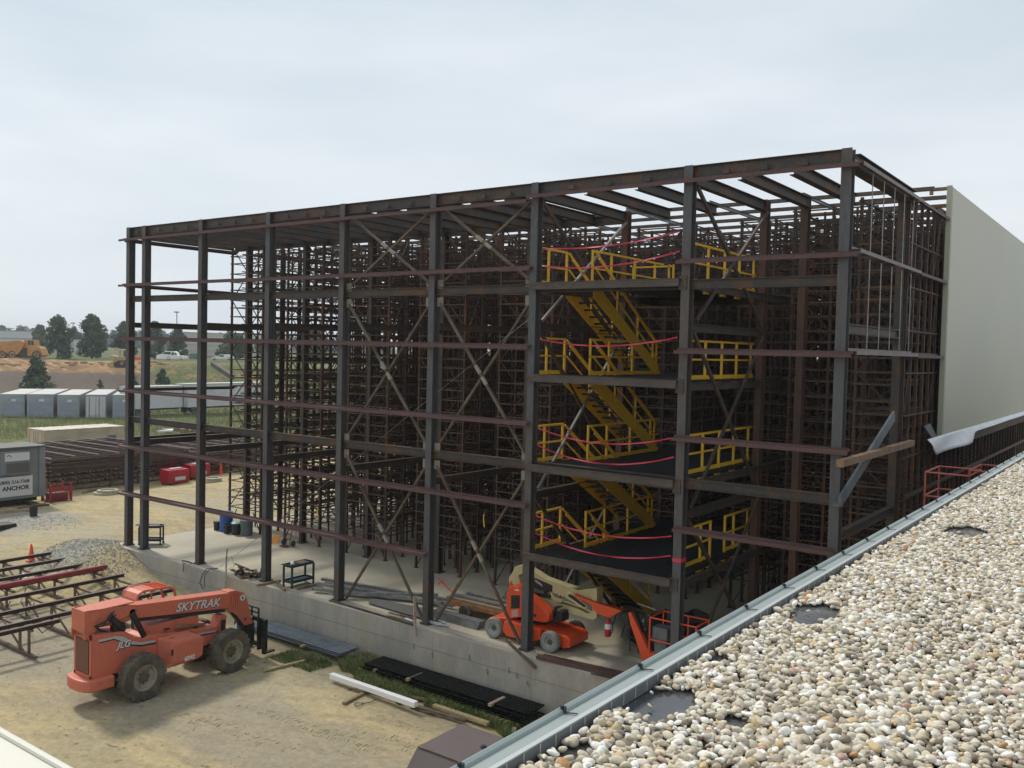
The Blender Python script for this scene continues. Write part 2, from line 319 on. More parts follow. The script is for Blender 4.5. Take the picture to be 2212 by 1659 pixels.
for x in (-33.9, -30.2, -26.4, -22.5, -18.6, -14.8, -11): j.box(x, x+.012, SY0-.003, SY0+.01, -2.1, -.02)
xs = [SX0+.1+i*.6 for i in range(53)]
pts = [V(x, SY0-.001, -.62+.025*noise.noise(V(x, 0, 0))) for x in xs]
for a, b in zip(pts, pts[1:]): j.bar(a, b, .008, .02)
j.build('formwork_joint', mat('joint_dark', (.24, .225, .195), .9), wl)
ties = MB()
for x in (-19.4, -18.6, -17.1, -16.4, -15.6, -15.3, -14.9):
    z = random.uniform(-.75, -.25); ties.tube([(x, SY0, z), (x+.02, SY0-.05, z-.03), (x+.04, SY0-.03, z-.16), (x+.01, SY0-.02, z-.1)], .011, 5)
ties.build('form_tie', M['galv'], wl)

# ------------------------------------------------------------------ near building with gravel roof
RZ = 7.474
bw = MB(); bw.box(-1.868, 18, -1.5, 45, -3, 7.30)
M['bwall'] = mat('building_cladding', (.3, .3, .28), .6)
M['edge_light'] = mat('painted_edge_highlight', (.50, .53, .53), .35, .3); M['lip_shade'] = mat('painted_lip_shade', (.14, .15, .155), .6)  # pale tone paints the edge highlight, dark tone the shaded inner face
bld = thing('flat_roofed_building', 'flat roofed building whose pale gravel roof fills the lower right corner', 'building', (-1.9, 5, -1.6))
bw.build('wall', M['bwall'], bld)
rf = MB(); rf.box(-1.77, 18, -1.5, 45, 7.302, 7.459)
M['roofm'] = mat('wet_black_roof_membrane', (.045, .047, .052), .16, 0, (.085, .085, .09), 2.2, (.45, .6), .1, 20)
rf.build('roof_membrane', M['roofm'], bld)
fl = MB(); M['flash'] = mat('grey_green_flashing', (.30, .345, .335), .42, .2, (.27, .31, .305), 3, (.4, .7), .03, 12)
prof = [(-1.885, 7.30), (-1.885, 7.515), (-1.874, 7.520), (-1.862, 7.512), (-1.858, 7.500), (-1.800, 7.506), (-1.782, 7.512), (-1.768, 7.512), (-1.768, 7.46), (-1.80, 7.46), (-1.80, 7.30)]
fl.prism([(x, -1.5, z) for x, z in prof], (0, 46.5, 0))
cop = fl.build('parapet_coping', M['flash'], bld)
ld = MB(); ld.box(-1.767, -1.7645, -1.5, 45, 7.462, 7.505); ld.build('coping_lip_shade', M['lip_shade'], cop); ld = MB(); ld.box(-1.786, -1.766, -1.5, 45, 7.5125, 7.5155); ld.build('coping_edge_highlight', M['edge_light'], cop)  # strips laid over the coping: painted shade on inner face, painted highlight on edge
lip = MB(); M['lip'] = mat('lip_light', (.52, .55, .55), .4, .3); M['bracket'] = mat('bracket_dark', (.05, .055, .06), .5, .4)
for i in range(-20, 210):
    y = 2.92+i*.1; lip.box(-1.766, -1.763, y, y+.005, 7.465, 7.509)
tag(lip.build('coping_seam', M['lip'], cop), kind='stuff')
for i in range(-6, 60):
    ck = MB(); y = 2.92+i*.61+.02*math.sin(i*7); ck.box(-1.866, -1.855, y, y+.014, 7.503, 7.526); ck.box(-1.873, -1.863, y-.004, y+.008, 7.49, 7.530); ck.bar((-1.857, y, 7.5065), (-1.80, y+.008, 7.5125), .007, .003); ck.build('coping_clip', M['bracket'], cop)
# gravel: river pebbles, far too many to count
def pebble(k):
    r = random.Random(k); b = bmesh.new(); bmesh.ops.create_icosphere(b, subdivisions=2, radius=.5)
    o = V(r.random()*9, r.random()*9, r.random()*9); sc = V(1, r.uniform(.62, .85), r.uniform(.45, .62))
    for v in b.verts:
        d = 1+.38*noise.noise(v.co*1.4+o)+.09*noise.noise(v.co*4+o); v.co = V(v.co.x*sc.x, v.co.y*sc.y, v.co.z*sc.z)*d
    for f in b.faces: f.smooth = True
    me = bpy.data.meshes.new('pebble'); b.to_mesh(me); b.free(); me.materials.append(M['peb']); return me
def pebmat():
    m = bpy.data.materials.new('river_pebbles'); m.use_nodes = True; t = m.node_tree; n = t.nodes; l = t.links; b = n['Principled BSDF']; b.inputs['Roughness'].default_value = .8; b.inputs['Specular IOR Level'].default_value = .25
    oi = n.new('ShaderNodeObjectInfo'); cr = n.new('ShaderNodeValToRGB'); e = cr.color_ramp.elements; cr.color_ramp.interpolation = 'CONSTANT'
    pal = [(0, (.62, .56, .44)), (.16, (.50, .44, .33)), (.3, (.70, .66, .57)), (.44, (.40, .35, .28)), (.54, (.64, .56, .42)), (.64, (.80, .78, .72)), (.77, (.54, .48, .39)), (.86, (.58, .44, .25)), (.90, (.26, .22, .17)), (.955, (.86, .85, .82)), (.978, (.52, .28, .13)), (.988, (.50, .33, .28))]
    e[0].color = (*pal[0][1], 1); e[1].position = pal[1][0]; e[1].color = (*pal[1][1], 1)
    for p, c in pal[2:]: q = e.new(p); q.color = (*c, 1)
    l.new(oi.outputs['Random'], cr.inputs[0]); tc = n.new('ShaderNodeTexCoord'); nz = n.new('ShaderNodeTexNoise'); nz.inputs['Scale'].default_value = 2.5; nz.inputs['Detail'].default_value = 5; l.new(tc.outputs['Object'], nz.inputs['Vector'])
    mr = n.new('ShaderNodeMapRange'); mr.inputs[1].default_value = .3; mr.inputs[2].default_value = .7; mr.inputs[3].default_value = .72; mr.inputs[4].default_value = 1.12; l.new(nz.outputs['Fac'], mr.inputs[0])
    h = n.new('ShaderNodeHueSaturation'); l.new(mr.outputs[0], h.inputs['Value']); l.new(cr.outputs[0], h.inputs['Color']); l.new(h.outputs[0], b.inputs['Base Color']); return m
M['peb'] = pebmat()
pc = bpy.data.collections.new('pebble_shapes')
for k in range(9): pc.objects.link(bpy.data.objects.new('pebble_%02d' % k, pebble(k)))
def bare(x, y):                         # places where the wet membrane shows
    n_ = .05*noise.noise(V(x*9, y*9, 0))+.02*noise.noise(V(x*25, y*25, 0))
    for cx, cy, rx, ry in BARE:
        if ((x-cx)/(rx))**2+((y-cy)/(ry))**2 < 1+n_*9: return True
    return False
z7 = zz(1280, 1440, .28933); z8 = zz(1920, 1280, .28933)
BARE = []
for q, rx, ry in ((z7(1290, 1090), .13, .20), (z7(560, 1520), .055, .09), (z8(405, 885), .13, .26), (z8(1710, 172), .16, .30), (z7(1890, 1258), .07, .06), (z7(1780, 730), .05, .08)):
    p = at(q, RZ); BARE.append((p.x, p.y, rx, ry))
pp = []; pr = []; ps = []
rg = random.Random(3); st = .0275; yy = .3; row = 0
while yy < 26:
    xx = -1.745+(row % 2)*st/2
    while xx < 1.6:
        for layer in (0, 1):
            if layer and rg.random() > .30: continue
            x = xx+rg.uniform(-.5, .5)*st; y = yy+rg.uniform(-.5, .5)*st
            if x < -1.738 or (bare(x, y) and rg.random() > .02): continue
            big = 1+.25*noise.noise(V(x*1.5, y*1.5, 7)); s_ = rg.choice((.020, .025, .030, .034, .038, .043, .049, .056))*big*(1 if not layer else .9)
            pp.append((x, y, RZ-.004+s_*.2+layer*.016+.008*noise.noise(V(x*2, y*2, 3)))); ps.append(s_)
            pr += [rg.gauss(0, .38), rg.gauss(0, .38), rg.uniform(0, 6.28)]
        xx += st
    yy += st*.9; row += 1
pm = bpy.data.meshes.new('roof_gravel'); pm.from_pydata(pp, [], [])
a = pm.attributes.new('rot', 'FLOAT_VECTOR', 'POINT'); a.data.foreach_set('vector', pr)
a = pm.attributes.new('sc', 'FLOAT', 'POINT'); a.data.foreach_set('value', ps)
gravel = bpy.data.objects.new('roof_gravel', pm); COL.objects.link(gravel)
ng = bpy.data.node_groups.new('gravel', 'GeometryNodeTree'); ng.interface.new_socket('Geometry', in_out='INPUT', socket_type='NodeSocketGeometry'); ng.interface.new_socket('Geometry', in_out='OUTPUT', socket_type='NodeSocketGeometry')
gi = ng.nodes.new('NodeGroupInput'); go = ng.nodes.new('NodeGroupOutput'); ip = ng.nodes.new('GeometryNodeInstanceOnPoints'); ci = ng.nodes.new('GeometryNodeCollectionInfo')
ci.inputs[0].default_value = pc; ci.inputs['Separate Children'].default_value = True; ip.inputs['Pick Instance'].default_value = True
na = ng.nodes.new('GeometryNodeInputNamedAttribute'); na.data_type = 'FLOAT_VECTOR'; na.inputs[0].default_value = 'rot'; nb = ng.nodes.new('GeometryNodeInputNamedAttribute'); nb.data_type = 'FLOAT'; nb.inputs[0].default_value = 'sc'
ng.links.new(gi.outputs[0], ip.inputs['Points']); ng.links.new(ci.outputs[0], ip.inputs['Instance']); ng.links.new(na.outputs[0], ip.inputs['Rotation']); ng.links.new(nb.outputs[0], ip.inputs['Scale']); ng.links.new(ip.outputs[0], go.inputs[0])
md = gravel.modifiers.new('gravel', 'NODES'); md.node_group = ng
tag(gravel, 'loose pale river pebbles covering the near flat roof', 'gravel', kind='stuff')
gb = MB(); gb.box(-1.745, 17.9, 26, 44.9, 7.46, 7.50); gb.box(1.6, 17.9, -1.4, 26, 7.46, 7.50); gb.box(-1.745, 1.6, -1.4, .3, 7.46, 7.50)
tag(gb.build('roof_ballast', mat('ballast_beyond', (.45, .40, .32), .9, 0, (.25, .22, .18), 14, (.45, .55), .3, 30, .8, 18)), 'flat bed of pale gravel on the rest of the roof', 'gravel', kind='stuff')

# ------------------------------------------------------------------ steel building frame
D = 21.727; BY = 27.0
CX = [-36.78, -35.58, -31.6, -27.45, -23.49, -19.34, -15.41, -10.55, -6.54]      # left flange edges
CC = [x+.12 for x in CX]
fr = thing('steel_building_frame', 'dark steel frame of the unfinished building, open columns and beams on the slab edge', 'steel frame', (-21, 24, 0))
def hcol(x, y, name='column', m=None, top=13.8, w=.12):
    c = MB(); c.box(x-w, x+w, y, y+.022, 0, top); c.box(x-w, x+w, y+.263, y+.285, 0, top); c.box(x-.008, x+.008, y+.022, y+.263, 0, top)
    o = c.build(name, m or M['col'], fr); b = MB(); b.box(x-.18, x+.18, y-.05, y+.335, .001, .028)
    for i in (-1, 1):
        for j_ in (0, 1): b.lathe([(.016, .028), (.016, .075)], (x+.15*i, y-.02+.32*j_, 0), n=6)
    b.build('base_plate', M['beam'], o); return o
for i, x in enumerate(CC):
    o = hcol(x, D)
    if 4 <= i <= 6:
        for z in (5.4, 10.6):
            for sx in ((1,) if i == 4 else (-1,) if i == 6 else (-1, 1)):
                for dz in (-.36, .19): gp = MB(); gp.box(*sorted((x+sx*.12, x+sx*.36)), D+.155, D+.175, z+dz, z+dz+.29); gp.build('gusset_plate', M['gus'], o)
    for z in (2.95, 5.55, 8.2, 10.9):
        if i == 7: bx = MB(); bx.box(x-.17, x+.05, D-.03, D-.002, z-.32, z+.05); bx.build('connection_plate', M['beam'], o)
def beam(a, b, w=.2, h=.3, name='beam', m='beam', up=Z):
    q = MB(); q.ib(a, b, w, h, .018, up); return q.build(name, M[m], fr)
rear_x = [-35.5, CC[2], CC[3], CC[4], CC[5], CC[6], CC[7], CC[8]]
M['rearcol'] = mat('rusty_rear_column', (.075, .045, .034), .65, .1, (.14, .06, .035), 1.2, (.45, .65), .2, 9, stretch=(1, 1, .3))
for i, x in enumerate(rear_x): hcol(x, BY+.05, 'rear_column', M['rearcol'] if i >= 5 and i < 7 else M['beam'], 13.7, .11 if i > 4 else .09)
hcol(CC[7]+1.25, BY+.05, 'rear_column', M['rearcol'], 13.7, .11)
for a, b in zip(CC, CC[1:]):
    a += .01; b -= .01
    beam((a, D+.17, 13.62), (b, D+.17, 13.62), .2, .36, 'eave_beam')
    for z in (10.73, 5.52): beam((a, D+.17, z), (b, D+.17, z), .2, .25, 'facade_beam')
    if a < -16: beam((a, BY+.22, 13.45), (b, BY+.22, 13.45), .2, .3, 'rear_beam')
    n = 4 if b-a > 2 else 2
    for k in range(1, n): st_ = MB(); x = a+(b-a)*k/n; st_.box(x-.09, x+.09, D+.03, D+.07, 13.50, 13.62); st_.build('beam_stub', M['beam'], fr)
n_ = 0
for i, x in enumerate(CC):
    beam((x, D+.36, 13.5), (x, BY+.05, 13.5), .22, .3, 'roof_beam')
    for z in (9.61, 4.62): beam((x, D+.36, z), (x, BY+.05, z), .16, .22, 'tie_beam')
    if 0 < i < 8:
        for k in (1, 2):
            xx = x+(CC[i+1]-x)*k/3; beam((xx, D+.28, 13.5), (xx, BY+.2, 13.5), .22, .3, 'roof_beam')
def girt(a, b, side=V(0, -1, 0), m='girt', name='girt'):
    a = Vector(a); b = Vector(b); q = MB()
    q.bar(a, b, .20, .012); o = side*.10
    q.bar(a-o+V(0, 0, .03), b-o+V(0, 0, .03), .012, .07); q.bar(a+o-V(0, 0, .04), b+o-V(0, 0, .04), .012, .09)
    return q.build(name, M[m], fr)
gy_ = D-.105
for z, xa, xb in ((13.28, -37.05, -33.4), (13.28, -33.39, -25.6), (13.28, -25.59, -15.45), (13.4, -15.44, -6.08), (11.33, -37.05, -31.9), (11.33, -31.89, -23.3), (11.33, -23.29, -15.28), (11.33, -10.62, -6.02),
                  (9.03, -37.0, -31.0), (9.03, -30.99, -19.6), (9.03, -19.59, -15.28), (9.0, -10.6, -6.1), (6.78, -36.95, -31.9), (6.78, -31.89, -19.6), (6.78, -19.59, -15.25), (6.72, -10.6, -6.1),
                  (4.37, -37.0, -31.9), (4.37, -31.89, -23.6), (4.37, -23.59, -15.22), (4.33, -10.5, -6.34), (2.32, -37.0, -32.0), (2.32, -31.99, -19.15)):
    girt((xa, gy_, z), (xb, gy_, z))
for z in (13.45, 11.44, 9.07):
    girt((-6.12, D-.02, z), (-6.12, 27.85, z), V(1, 0, 0), 'sidegirt' if 'sidegirt' in M else 'girt'); girt((-6.12, 27.87, z-.03), (-6.12, 31.6, z-.03), V(1, 0, 0))
for z in (13.28, 11.33, 9.03, 6.78, 4.37): girt((-36.98, D+.1, z), (-36.98, 27.6, z), V(-1, 0, 0))
beam((-6.3, D+.3, 13.52), (-6.3, 27.8, 13.52), .22, .36, 'eave_beam'); beam((-6.45, D+.36, 9.6), (-6.45, 27.0, 9.6), .2, .25, 'tie_beam')
for k in range(5):
    y = 22.8+k*1.05; sr = MB(); sr.tube([(-6.1, y, 13.36), (-6.1, y, 11.46)], .012, 6); sr.tube([(-6.1, y, 11.3), (-6.1, y, 9.1)], .012, 6); sr.build('sag_rod', M['galv'], fr)
# wind bracing, crossed angles in two front bays and across the stair bay
M['gus'] = mat('gusset_primer', (.28, .26, .215), .7)
def brace(a, b, m='brace', plate=True, w=.075):
    q = MB(); q.bar(a, b, w, .075, up=Y_ if abs(Vector(b).y-Vector(a).y) < .1 else X_); o = q.build('cross_brace', M[m], fr)
    if plate:
        a = Vector(a); b = Vector(b); c = (a+b)/2; d = (b-a).normalized(); p = MB(); p.bar(c-d*.38, c-d*.08, .09, .09, up=Y_ if abs(d.y) < .1 else X_); p.bar(c+d*.06, c+d*.34, .09, .09, up=Y_ if abs(d.y) < .1 else X_); p.build('splice_plate', M['gus'], o)
for i in (4, 5):
    xa, xb = CC[i]+.25, CC[i+1]-.25
    for z0, z1 in ((.1, 5.15), (5.85, 10.35), (11.0, 13.35)):
        brace((xa, D+.17, z1), (xb, D+.17, z0)); brace((xa, D+.26, z0), (xb, D+.26, z1), plate=False)
for x, m in ((CC[6]+.02, 'palegrey'), (CC[7]+.08, 'beam')):
    for z0, z1 in ((.1, 4.5), (4.8, 9.5), (9.8, 13.3)):
        brace((x, D+.4, z1), (x, BY, z0), 'beam', False, .1); brace((x+.07, D+.4, z0), (x+.07, BY, z1), m if z0 > 4 else 'beam', False, .07)
# leaning strut and rusty beam near the right corner
M['bluesteel'] = mat('blue_grey_steel', (.16, .18, .2), .5, .3, (.12, .13, .15), 3)
M['rustbeam'] = mat('brown_rust_beam', (.27, .17, .10), .7, .1, (.16, .11, .08), 3, (.45, .65), .15, 15)
q = MB(); q.bar((-6.1, 20.95, 6.5), (-6.1, 27.9, 6.5), .16, .16); tag(q.build('projecting_beam', M['rustbeam']), 'rust brown beam cantilevered past the corner column below the white flap', 'steel beam')
q = MB(); q.bar((-6.22, 21.5, 5.55), (-6.22, 26.2, 7.35), .06, .28); q.bar((-6.3, 21.5, 5.45), (-6.3, 26.2, 7.25), .14, .05); tag(q.build('diagonal_strut', M['bluesteel']), 'flat blue-grey steel strut slanting up beside the corner column', 'steel strut')

# ------------------------------------------------------------------ storage racks
RY0 = 27.15; RYS = 1.05; RN = 32; LV = [1.05+.415*i+.04*math.sin(i*2.3) for i in range(31)]
def make_rack(width, label, loc, ny=RN, single=False, RYS=RYS):
    t = thing('storage_rack', label, 'storage rack', loc, 'tall rusty storage rack rows standing on the slab')
    px = [0, width*.52, width] if not single else [0, width]
    top = 13.6
    for j_ in range(ny):
        for x in px:
            q = MB(); y = j_*RYS; q.box(x-.042, x+.042, y-.042, y+.042, 0, top); q.box(x-.09, x+.09, y-.08, y+.08, .002, .016)
            q.build('post', M['rack'], t, local=True)
    for k, z in enumerate(LV):
        for j_ in range(3):
            q = MB(); y = j_*RYS-.055; q.box(-.07, width+.07, y-.012, y+.012, z-.018, z+.018); q.box(-.07, width+.07, y-.03, y+.02, z+.019, z+.026); q.build('crossbar', M['rackrail'], t, local=True)
        for x in px:
            if single and k % 3: continue
            q = MB(); q.box(x+.043, x+.08, 0, (ny-1)*RYS, z-.018, z+.018)
            q.build('shelf_rail', M['rackrail'] if x == 0 else M['rack'], t, local=True)
    inner = MB()
    for j_ in range(3, ny):
        y = j_*RYS-.055
        for z in LV: inner.box(-.05, width+.05, y-.02, y+.02, z-.02, z+.02)
    for z in LV[1::2]: [inner.box(width*f_, width*f_+.05, .2, (ny-1)*RYS, z+.1, z+.15) for f_ in (.2, .4, .62, .8)]
    if not single:
        for j_ in range(1, ny):
            for f_ in (.26, .76): x = width*f_; y = (j_-.5*(f_ > .5))*RYS; inner.box(x-.03, x+.03, y-.03, y+.03, 0, top)
    tag(inner.build('inner_crossbars', M['rack'], t, local=True), kind='stuff')
    for j_ in range(0, ny, 1):
        q = MB(); y = j_*RYS
        for k in range(0, 30, 3):
            z0, z1 = LV[k], LV[min(k+3, 30)]; a, b = (px[0], px[1]) if (k//3) % 2 == j_ % 2 else (px[1], px[0]); q.bar((a, y, z0), (b, y, z1), .03, .04, Y_)
            if not single: q.bar((px[1] if a == px[0] else px[2], y, z0), (px[2] if a == px[0] else px[1], y, z1), .03, .04, Y_)
        if j_ == 0: q.bar((0, 0, .05), (.55, 0, .95), .03, .04, Y_); q.bar((width, 0, .05), (width-.55, 0, .95), .03, .04, Y_)
        q.build('lattice_brace', M['rack'], t, local=True)
    for s_ in range(0, ny-1, 4):
        q = MB(); x = px[-1]+.05
        for k in range(0, 30, 5): q.bar((x, s_*RYS, LV[k]), (x, (s_+1)*RYS, LV[min(k+5, 30)]), .03, .03, X_)
        q.build('side_brace', M['rack'], t, local=True)
    return t
rw_lab = ['outermost rusty rack row at the open left end, sky showing through it', 'rusty rack row behind the third and fourth front columns', 'rusty rack row behind the left wind-braced bay', 'rusty rack row just behind the column between the two braced bays', 'rusty rack row behind the right wind-braced bay, beside the yellow stairs']
r0 = make_rack(2.32, rw_lab[0], (-36.73, RY0, 0))
for i, x in enumerate((-32.65, -28.6, -24.55, -20.52)):
    c = copy_tree(r0); c.location = (x, RY0, 0); c['label'] = rw_lab[i+1]
for x, y, lb in ((-16.45, 30.2, 'dark rack row half hidden behind the yellow stair flights'), (-12.4, 30.2, 'dark rack row behind the right hand yellow railings'), (-9.98, 28.6, 'dense dark rack row filling the bay between the two right front columns')):
    c = copy_tree(r0); c.location = (x, y, 0); c['label'] = lb
make_rack(1.30, 'narrow rack row along the right side wall, behind the corner column', (-7.62, RY0+.3, 0), 34, True, .8)
# roof purlins over the racks
pf = thing('rack_roof_framing', 'open grid of roof purlins lying across the tops of the rack rows', 'roof framing', (-21, 28, 13.6))
for k in range(19):
    q = MB(); y = 29+k*1.7; q.bar((-36.9, y, 13.96), (-6.0 if y < 31.4 else -6.2, y, 13.96), .1, .12); q.build('purlin', M['rackrail'], pf)
for x in (-33.8, -30.7, -27.7, -24.6, -21.6, -18.5, -15.5, -12.43, -9.39): 
    q = MB(); q.ib((x, 27.5, 13.84), (x, 60, 13.84), .08, .11, .01); q.build('rafter', M['galv'], pf)

# ------------------------------------------------------------------ cream wall panels on the right side
pn = thing('wall_cladding', 'smooth cream insulated wall panels hung on the right side of the racks', 'wall panels', (-6, 32, 6.5))
q = MB(); q.box(-6.12, -6.0, 31.5, 75, 6.5, 14.42); q.build('panel', M['panel'], pn)
q = MB(); q.box(-6.14, -5.985, 31.46, 31.497, 6.46, 14.45); q.box(-6.14, -5.985, 31.5, 75, 6.44, 6.497); q.box(-6.0, -5.99, 31.62, 31.66, 6.5, 14.42); q.build('trim', mat('panel_trim', (.42, .43, .33), .4), pn)
q = MB(); q.bar((-6.6, 31.6, 14.38), (-6.13, 31.6, 14.38), .12, .1); q.bar((-6.6, 31.5, 14.2), (-6.6, 31.5, 14.46), .1, .1); q.build('ridge_stub', M['rustbeam'], pn)
mb = MB(); NN = 70
for i in range(NN+1):
    t = i/NN; y = 29.3+(t**1.6)*34; fall = .52*(1-sm((y-36.0)/.35)) + (.17-.003*(y-35))*sm((y-36.0)/.35)
    if y < 30: fall *= .55+.6*(y-29.3)
    for k in range(7):
        s_ = k/6; mb.v.append((-5.97+.16*s_+.1*s_*math.sin(2.2*s_+y*.9)*(1 if y < 36 else .1), y+.25*s_*(1 if y < 33 else 0), 6.52-fall*s_-.03*math.sin(y*.9)*s_*(y < 35)))
for i in range(NN):
    for k in range(6): mb.f.append((i*7+k, i*7+k+1, (i+1)*7+k+1, (i+1)*7+k))
fo = mb.build('membrane_flap', M['membrane'], smooth=True); sd_ = fo.modifiers.new('t', 'SOLIDIFY'); sd_.thickness = .02
tag(fo, 'loose white membrane drooping from under the cream wall panels', 'membrane')
q = MB(); q.prism([(-6.05, 29.2, 6.9), (-6.05, 30.0, 6.95), (-6.0, 30.9, 6.45), (-6.0, 30.95, 5.95), (-6.02, 30.3, 6.45)], (-.05, 0, 0))
tag(q.build('folded_flap', M['bluesteel']), 'dark folded membrane end sticking out beside the white flap', 'membrane')
lw = MB(); lw.box(-6.35, -6.2, 31.5, 75, 5.9, 6.43)
for z in (5.0, 3.2, 1.4): lw.box(-6.12, -6.06, 27.3, 75, z-.04, z+.04)
lw.build('lower_rail', M['rack'], pn)
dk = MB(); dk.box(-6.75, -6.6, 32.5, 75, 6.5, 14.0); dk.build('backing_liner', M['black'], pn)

# ------------------------------------------------------------------ stair tower: platforms, railings, flights
LEV = [2.95, 5.57, 8.2, 10.87]; PX0, PX1 = -15.35, -10.57
words = ['lowest', 'second', 'third', 'topmost']
for i, z in enumerate(LEV):
    p = thing('grating_platform', '%s black grating platform of the stair bay' % words[i], 'platform', (-13, 24, z-.1), 'grating platforms stacked in the stair bay')
    q = MB(); t_ = .03
    for (xa, xb, ya, yb) in ((-14.28, PX1+.05, D-.05, 29.4), (PX0+.2, -14.28, D-.05, 23.55), (PX0+.2, -14.28, 27.75, 29.4)):
        q.box(xa, xb, ya, yb, z-.05, z-.032)
        k = ya
        while k < yb: q.box(xa, xb, k, k+.022, z-.032, z-.004); k += .085
        k = xa
        while k < xb: q.box(k, k+.012, ya, yb, z-.032, z-.008); k += .22
    q.build('deck_grating', M['grating'], p)
    for a, b in (((PX0, gy_+.02, z-.09), (PX1, gy_+.02, z-.09)),):
        q = MB(); q.bar(a, b, .012, .2); q.bar(a, b, .07, .014, Z, (.0, .1)); q.bar(a, b, .05, .014, Z, (.03, -.1)); q.bar(a, b, .02, .03, Z, (.012, .03)); q.build('edge_channel', M['edge'] if 'edge' in M else M['brace'], p)
    for a, b in (((PX0+.25, D+.3, z-.16), (PX0+.25, 29.4, z-.16)), ((PX1+.2, D+.3, z-.16), (PX1+.2, 29.4, z-.16)), ((-12.5, D+.1, z-.16), (-12.5, 29.4, z-.16)), ((PX0+.2, 29.3, z-.16), (PX1, 29.3, z-.16))):
        q = MB(); q.ib(a, b, .12, .2, .014); q.build('joist', M['beam'], p)
def railing(x, y0, y1, z, label, posts, h=1.08, toe=True, bracket=False, ret=0):
    t = thing('guard_railing', label, 'railing', (x, y0, z), 'yellow guard railings of the stair bay')
    for y in posts:
        q = MB(); q.box(x-.03, x+.03, y-.03, y+.03, z-(.22 if bracket else 0), z+h-.03)
        if bracket: q.box(x-.04, x+.05, y-.22, y+.04, z-.26, z-.08)
        q.build('post', M['yellow'], t)
    q = MB(); q.box(x-.03, x+.03, y0, y1, z+h-.03, z+h+.03); q.build('top_rail', M['yellow'], t)
    q = MB(); q.box(x-.022, x+.022, y0, y1, z+h*.52-.025, z+h*.52+.025); q.build('mid_rail', M['yellow'], t)
    if toe: q = MB(); q.box(x-.008, x+.008, y0, y1, z+.005, z+.12); q.build('toe_board', M['yellow'], t)
    return t
for i, z in enumerate(LEV):
    railing(-15.33, 22.13, 23.62, z, 'short yellow guard rail at the left column on the %s platform' % words[i], (22.16, 22.6, 23.59))
    railing(-14.33, 23.45, 28.1, z, 'long yellow guard rail beside the stair well on the %s platform' % words[i], (23.48, 24.6, 26.1, 27.5))
    if i: railing(-10.85, 22.86, 27.65, z, 'yellow outer guard rail with foot brackets on the right of the %s platform' % words[i], (22.9, 24.05, 25.2, 26.3, 27.45), bracket=True)
    else:
        railing(-10.85, 22.86, 24.8, z, 'yellow guard rail left of the gap on the right side of the lowest platform', (22.9, 24.1, 24.77), bracket=True)
        railing(-10.85, 25.8, 27.75, z, 'yellow guard rail right of the gap on the right side of the lowest platform', (25.83, 26.5, 27.6), bracket=True)
    zl = LEV[i-1] if i else 0; y0, y1 = 23.6, 27.75; lab = 'yellow stair flight rising to the %s platform' % words[i]
    s_ = thing('stair_flight', lab, 'stairs', (-14.8, y0, zl), 'yellow stair flights with black treads')
    for x in (-15.26, -14.30):
        q = MB(); q.prism([(x, y0-.1, z-.02), (x, y0+.28, z-.02), (x, y1+.15, zl+.28), (x, y1+.15, zl+.0), (x, y1-.12, zl+.0), (x, y0-.1, z-.32)], (.02, 0, 0)); q.build('stringer', M['yellow'], s_)
    nT = 12
    for k in range(1, nT+1):
        f = k/(nT+1); y = y0+.1+(y1-y0)*f; zt = z-(z-zl)*f; q = MB(); q.box(-15.235, -14.305, y-.13, y+.13, zt-.04, zt-.005); q.box(-15.235, -14.305, y-.14, y-.12, zt-.06, zt); q.build('tread', M['grating'], s_)
    for x in (-15.25, -14.29):
        q = MB(); q.bar((x, y0, z+1.05), (x, y1, zl+1.05), .05, .05, X_); q.bar((x, y0, z+.55), (x, y1, zl+.55), .04, .04, X_); q.bar((x+.05, y0+.1, z+.86), (x+.05, y1, zl+.92), .04, .04, X_)
        for f in (.33, .66, .99): y = y0+(y1-y0)*f; zz_ = z-(z-zl)*f; q.box(x-.025, x+.025, y-.025, y+.025, zz_, zz_+1.05)
        q.build('handrail', M['yellow'], s_)
gt = thing('spare_gate', 'small yellow gate frame standing behind the top guard rail', 'railing', (-13.6, 26, LEV[3]))
q = MB(); zt = LEV[3]
for a, b in (((-14.1, 25.6, zt+.15), (-12.7, 25.6, zt+.15)), ((-14.1, 25.6, zt+.75), (-12.7, 25.6, zt+.75)), ((-14.1, 25.6, zt), (-14.1, 25.6, zt+.8)), ((-12.7, 25.6, zt), (-12.7, 25.6, zt+.8)), ((-12.85, 25.6, zt), (-12.85, 25.6, zt+.8))): q.bar(a, b, .05, .05)
q.build('frame', M['yellow'], gt)
def tape(pts, sag, label):
    q = MB(); P = [Vector(p) for p in pts]; n = 26; row = []
    for i in range(n+1):
        t = i/n; p = P[0].lerp(P[1], t); p.z -= sag*4*t*(1-t); tw = .6*math.sin(t*17+sag*5); row.append((p-V(0, math.sin(tw)*.02, math.cos(tw)*.02), p+V(0, math.sin(tw)*.02, math.cos(tw)*.02)))
    for a, b in zip(row, row[1:]): q.add([a[0], b[0], b[1], a[1]], [(0, 1, 2, 3)])
    o = q.build('caution_tape', M['tape']); m_ = o.modifiers.new('t', 'SOLIDIFY'); m_.thickness = .006; tag(o, label, 'caution tape', 'red caution tapes strung across the stair bay')
for i, z in enumerate(LEV):
    ns = 1 if i == 2 else 2
    for k in range(ns):
        hz = (1.06, .55)[k]; tape([(-15.3, 22.1, z+hz), (-10.6, D-.02, z+(1.14, .62)[k]+(.1 if i == 3 else 0))], (.28, .32, .22, .16)[i]+.05*k, '%s red tape sagging across the front of the %s platform' % (('upper', 'lower')[k], words[i]))
q = MB(); q.box(CC[7]-.13, CC[7]+.13, D-.01, D+.295, 3.42, 3.52); q.build('tape_wrap', M['tape'], fr)
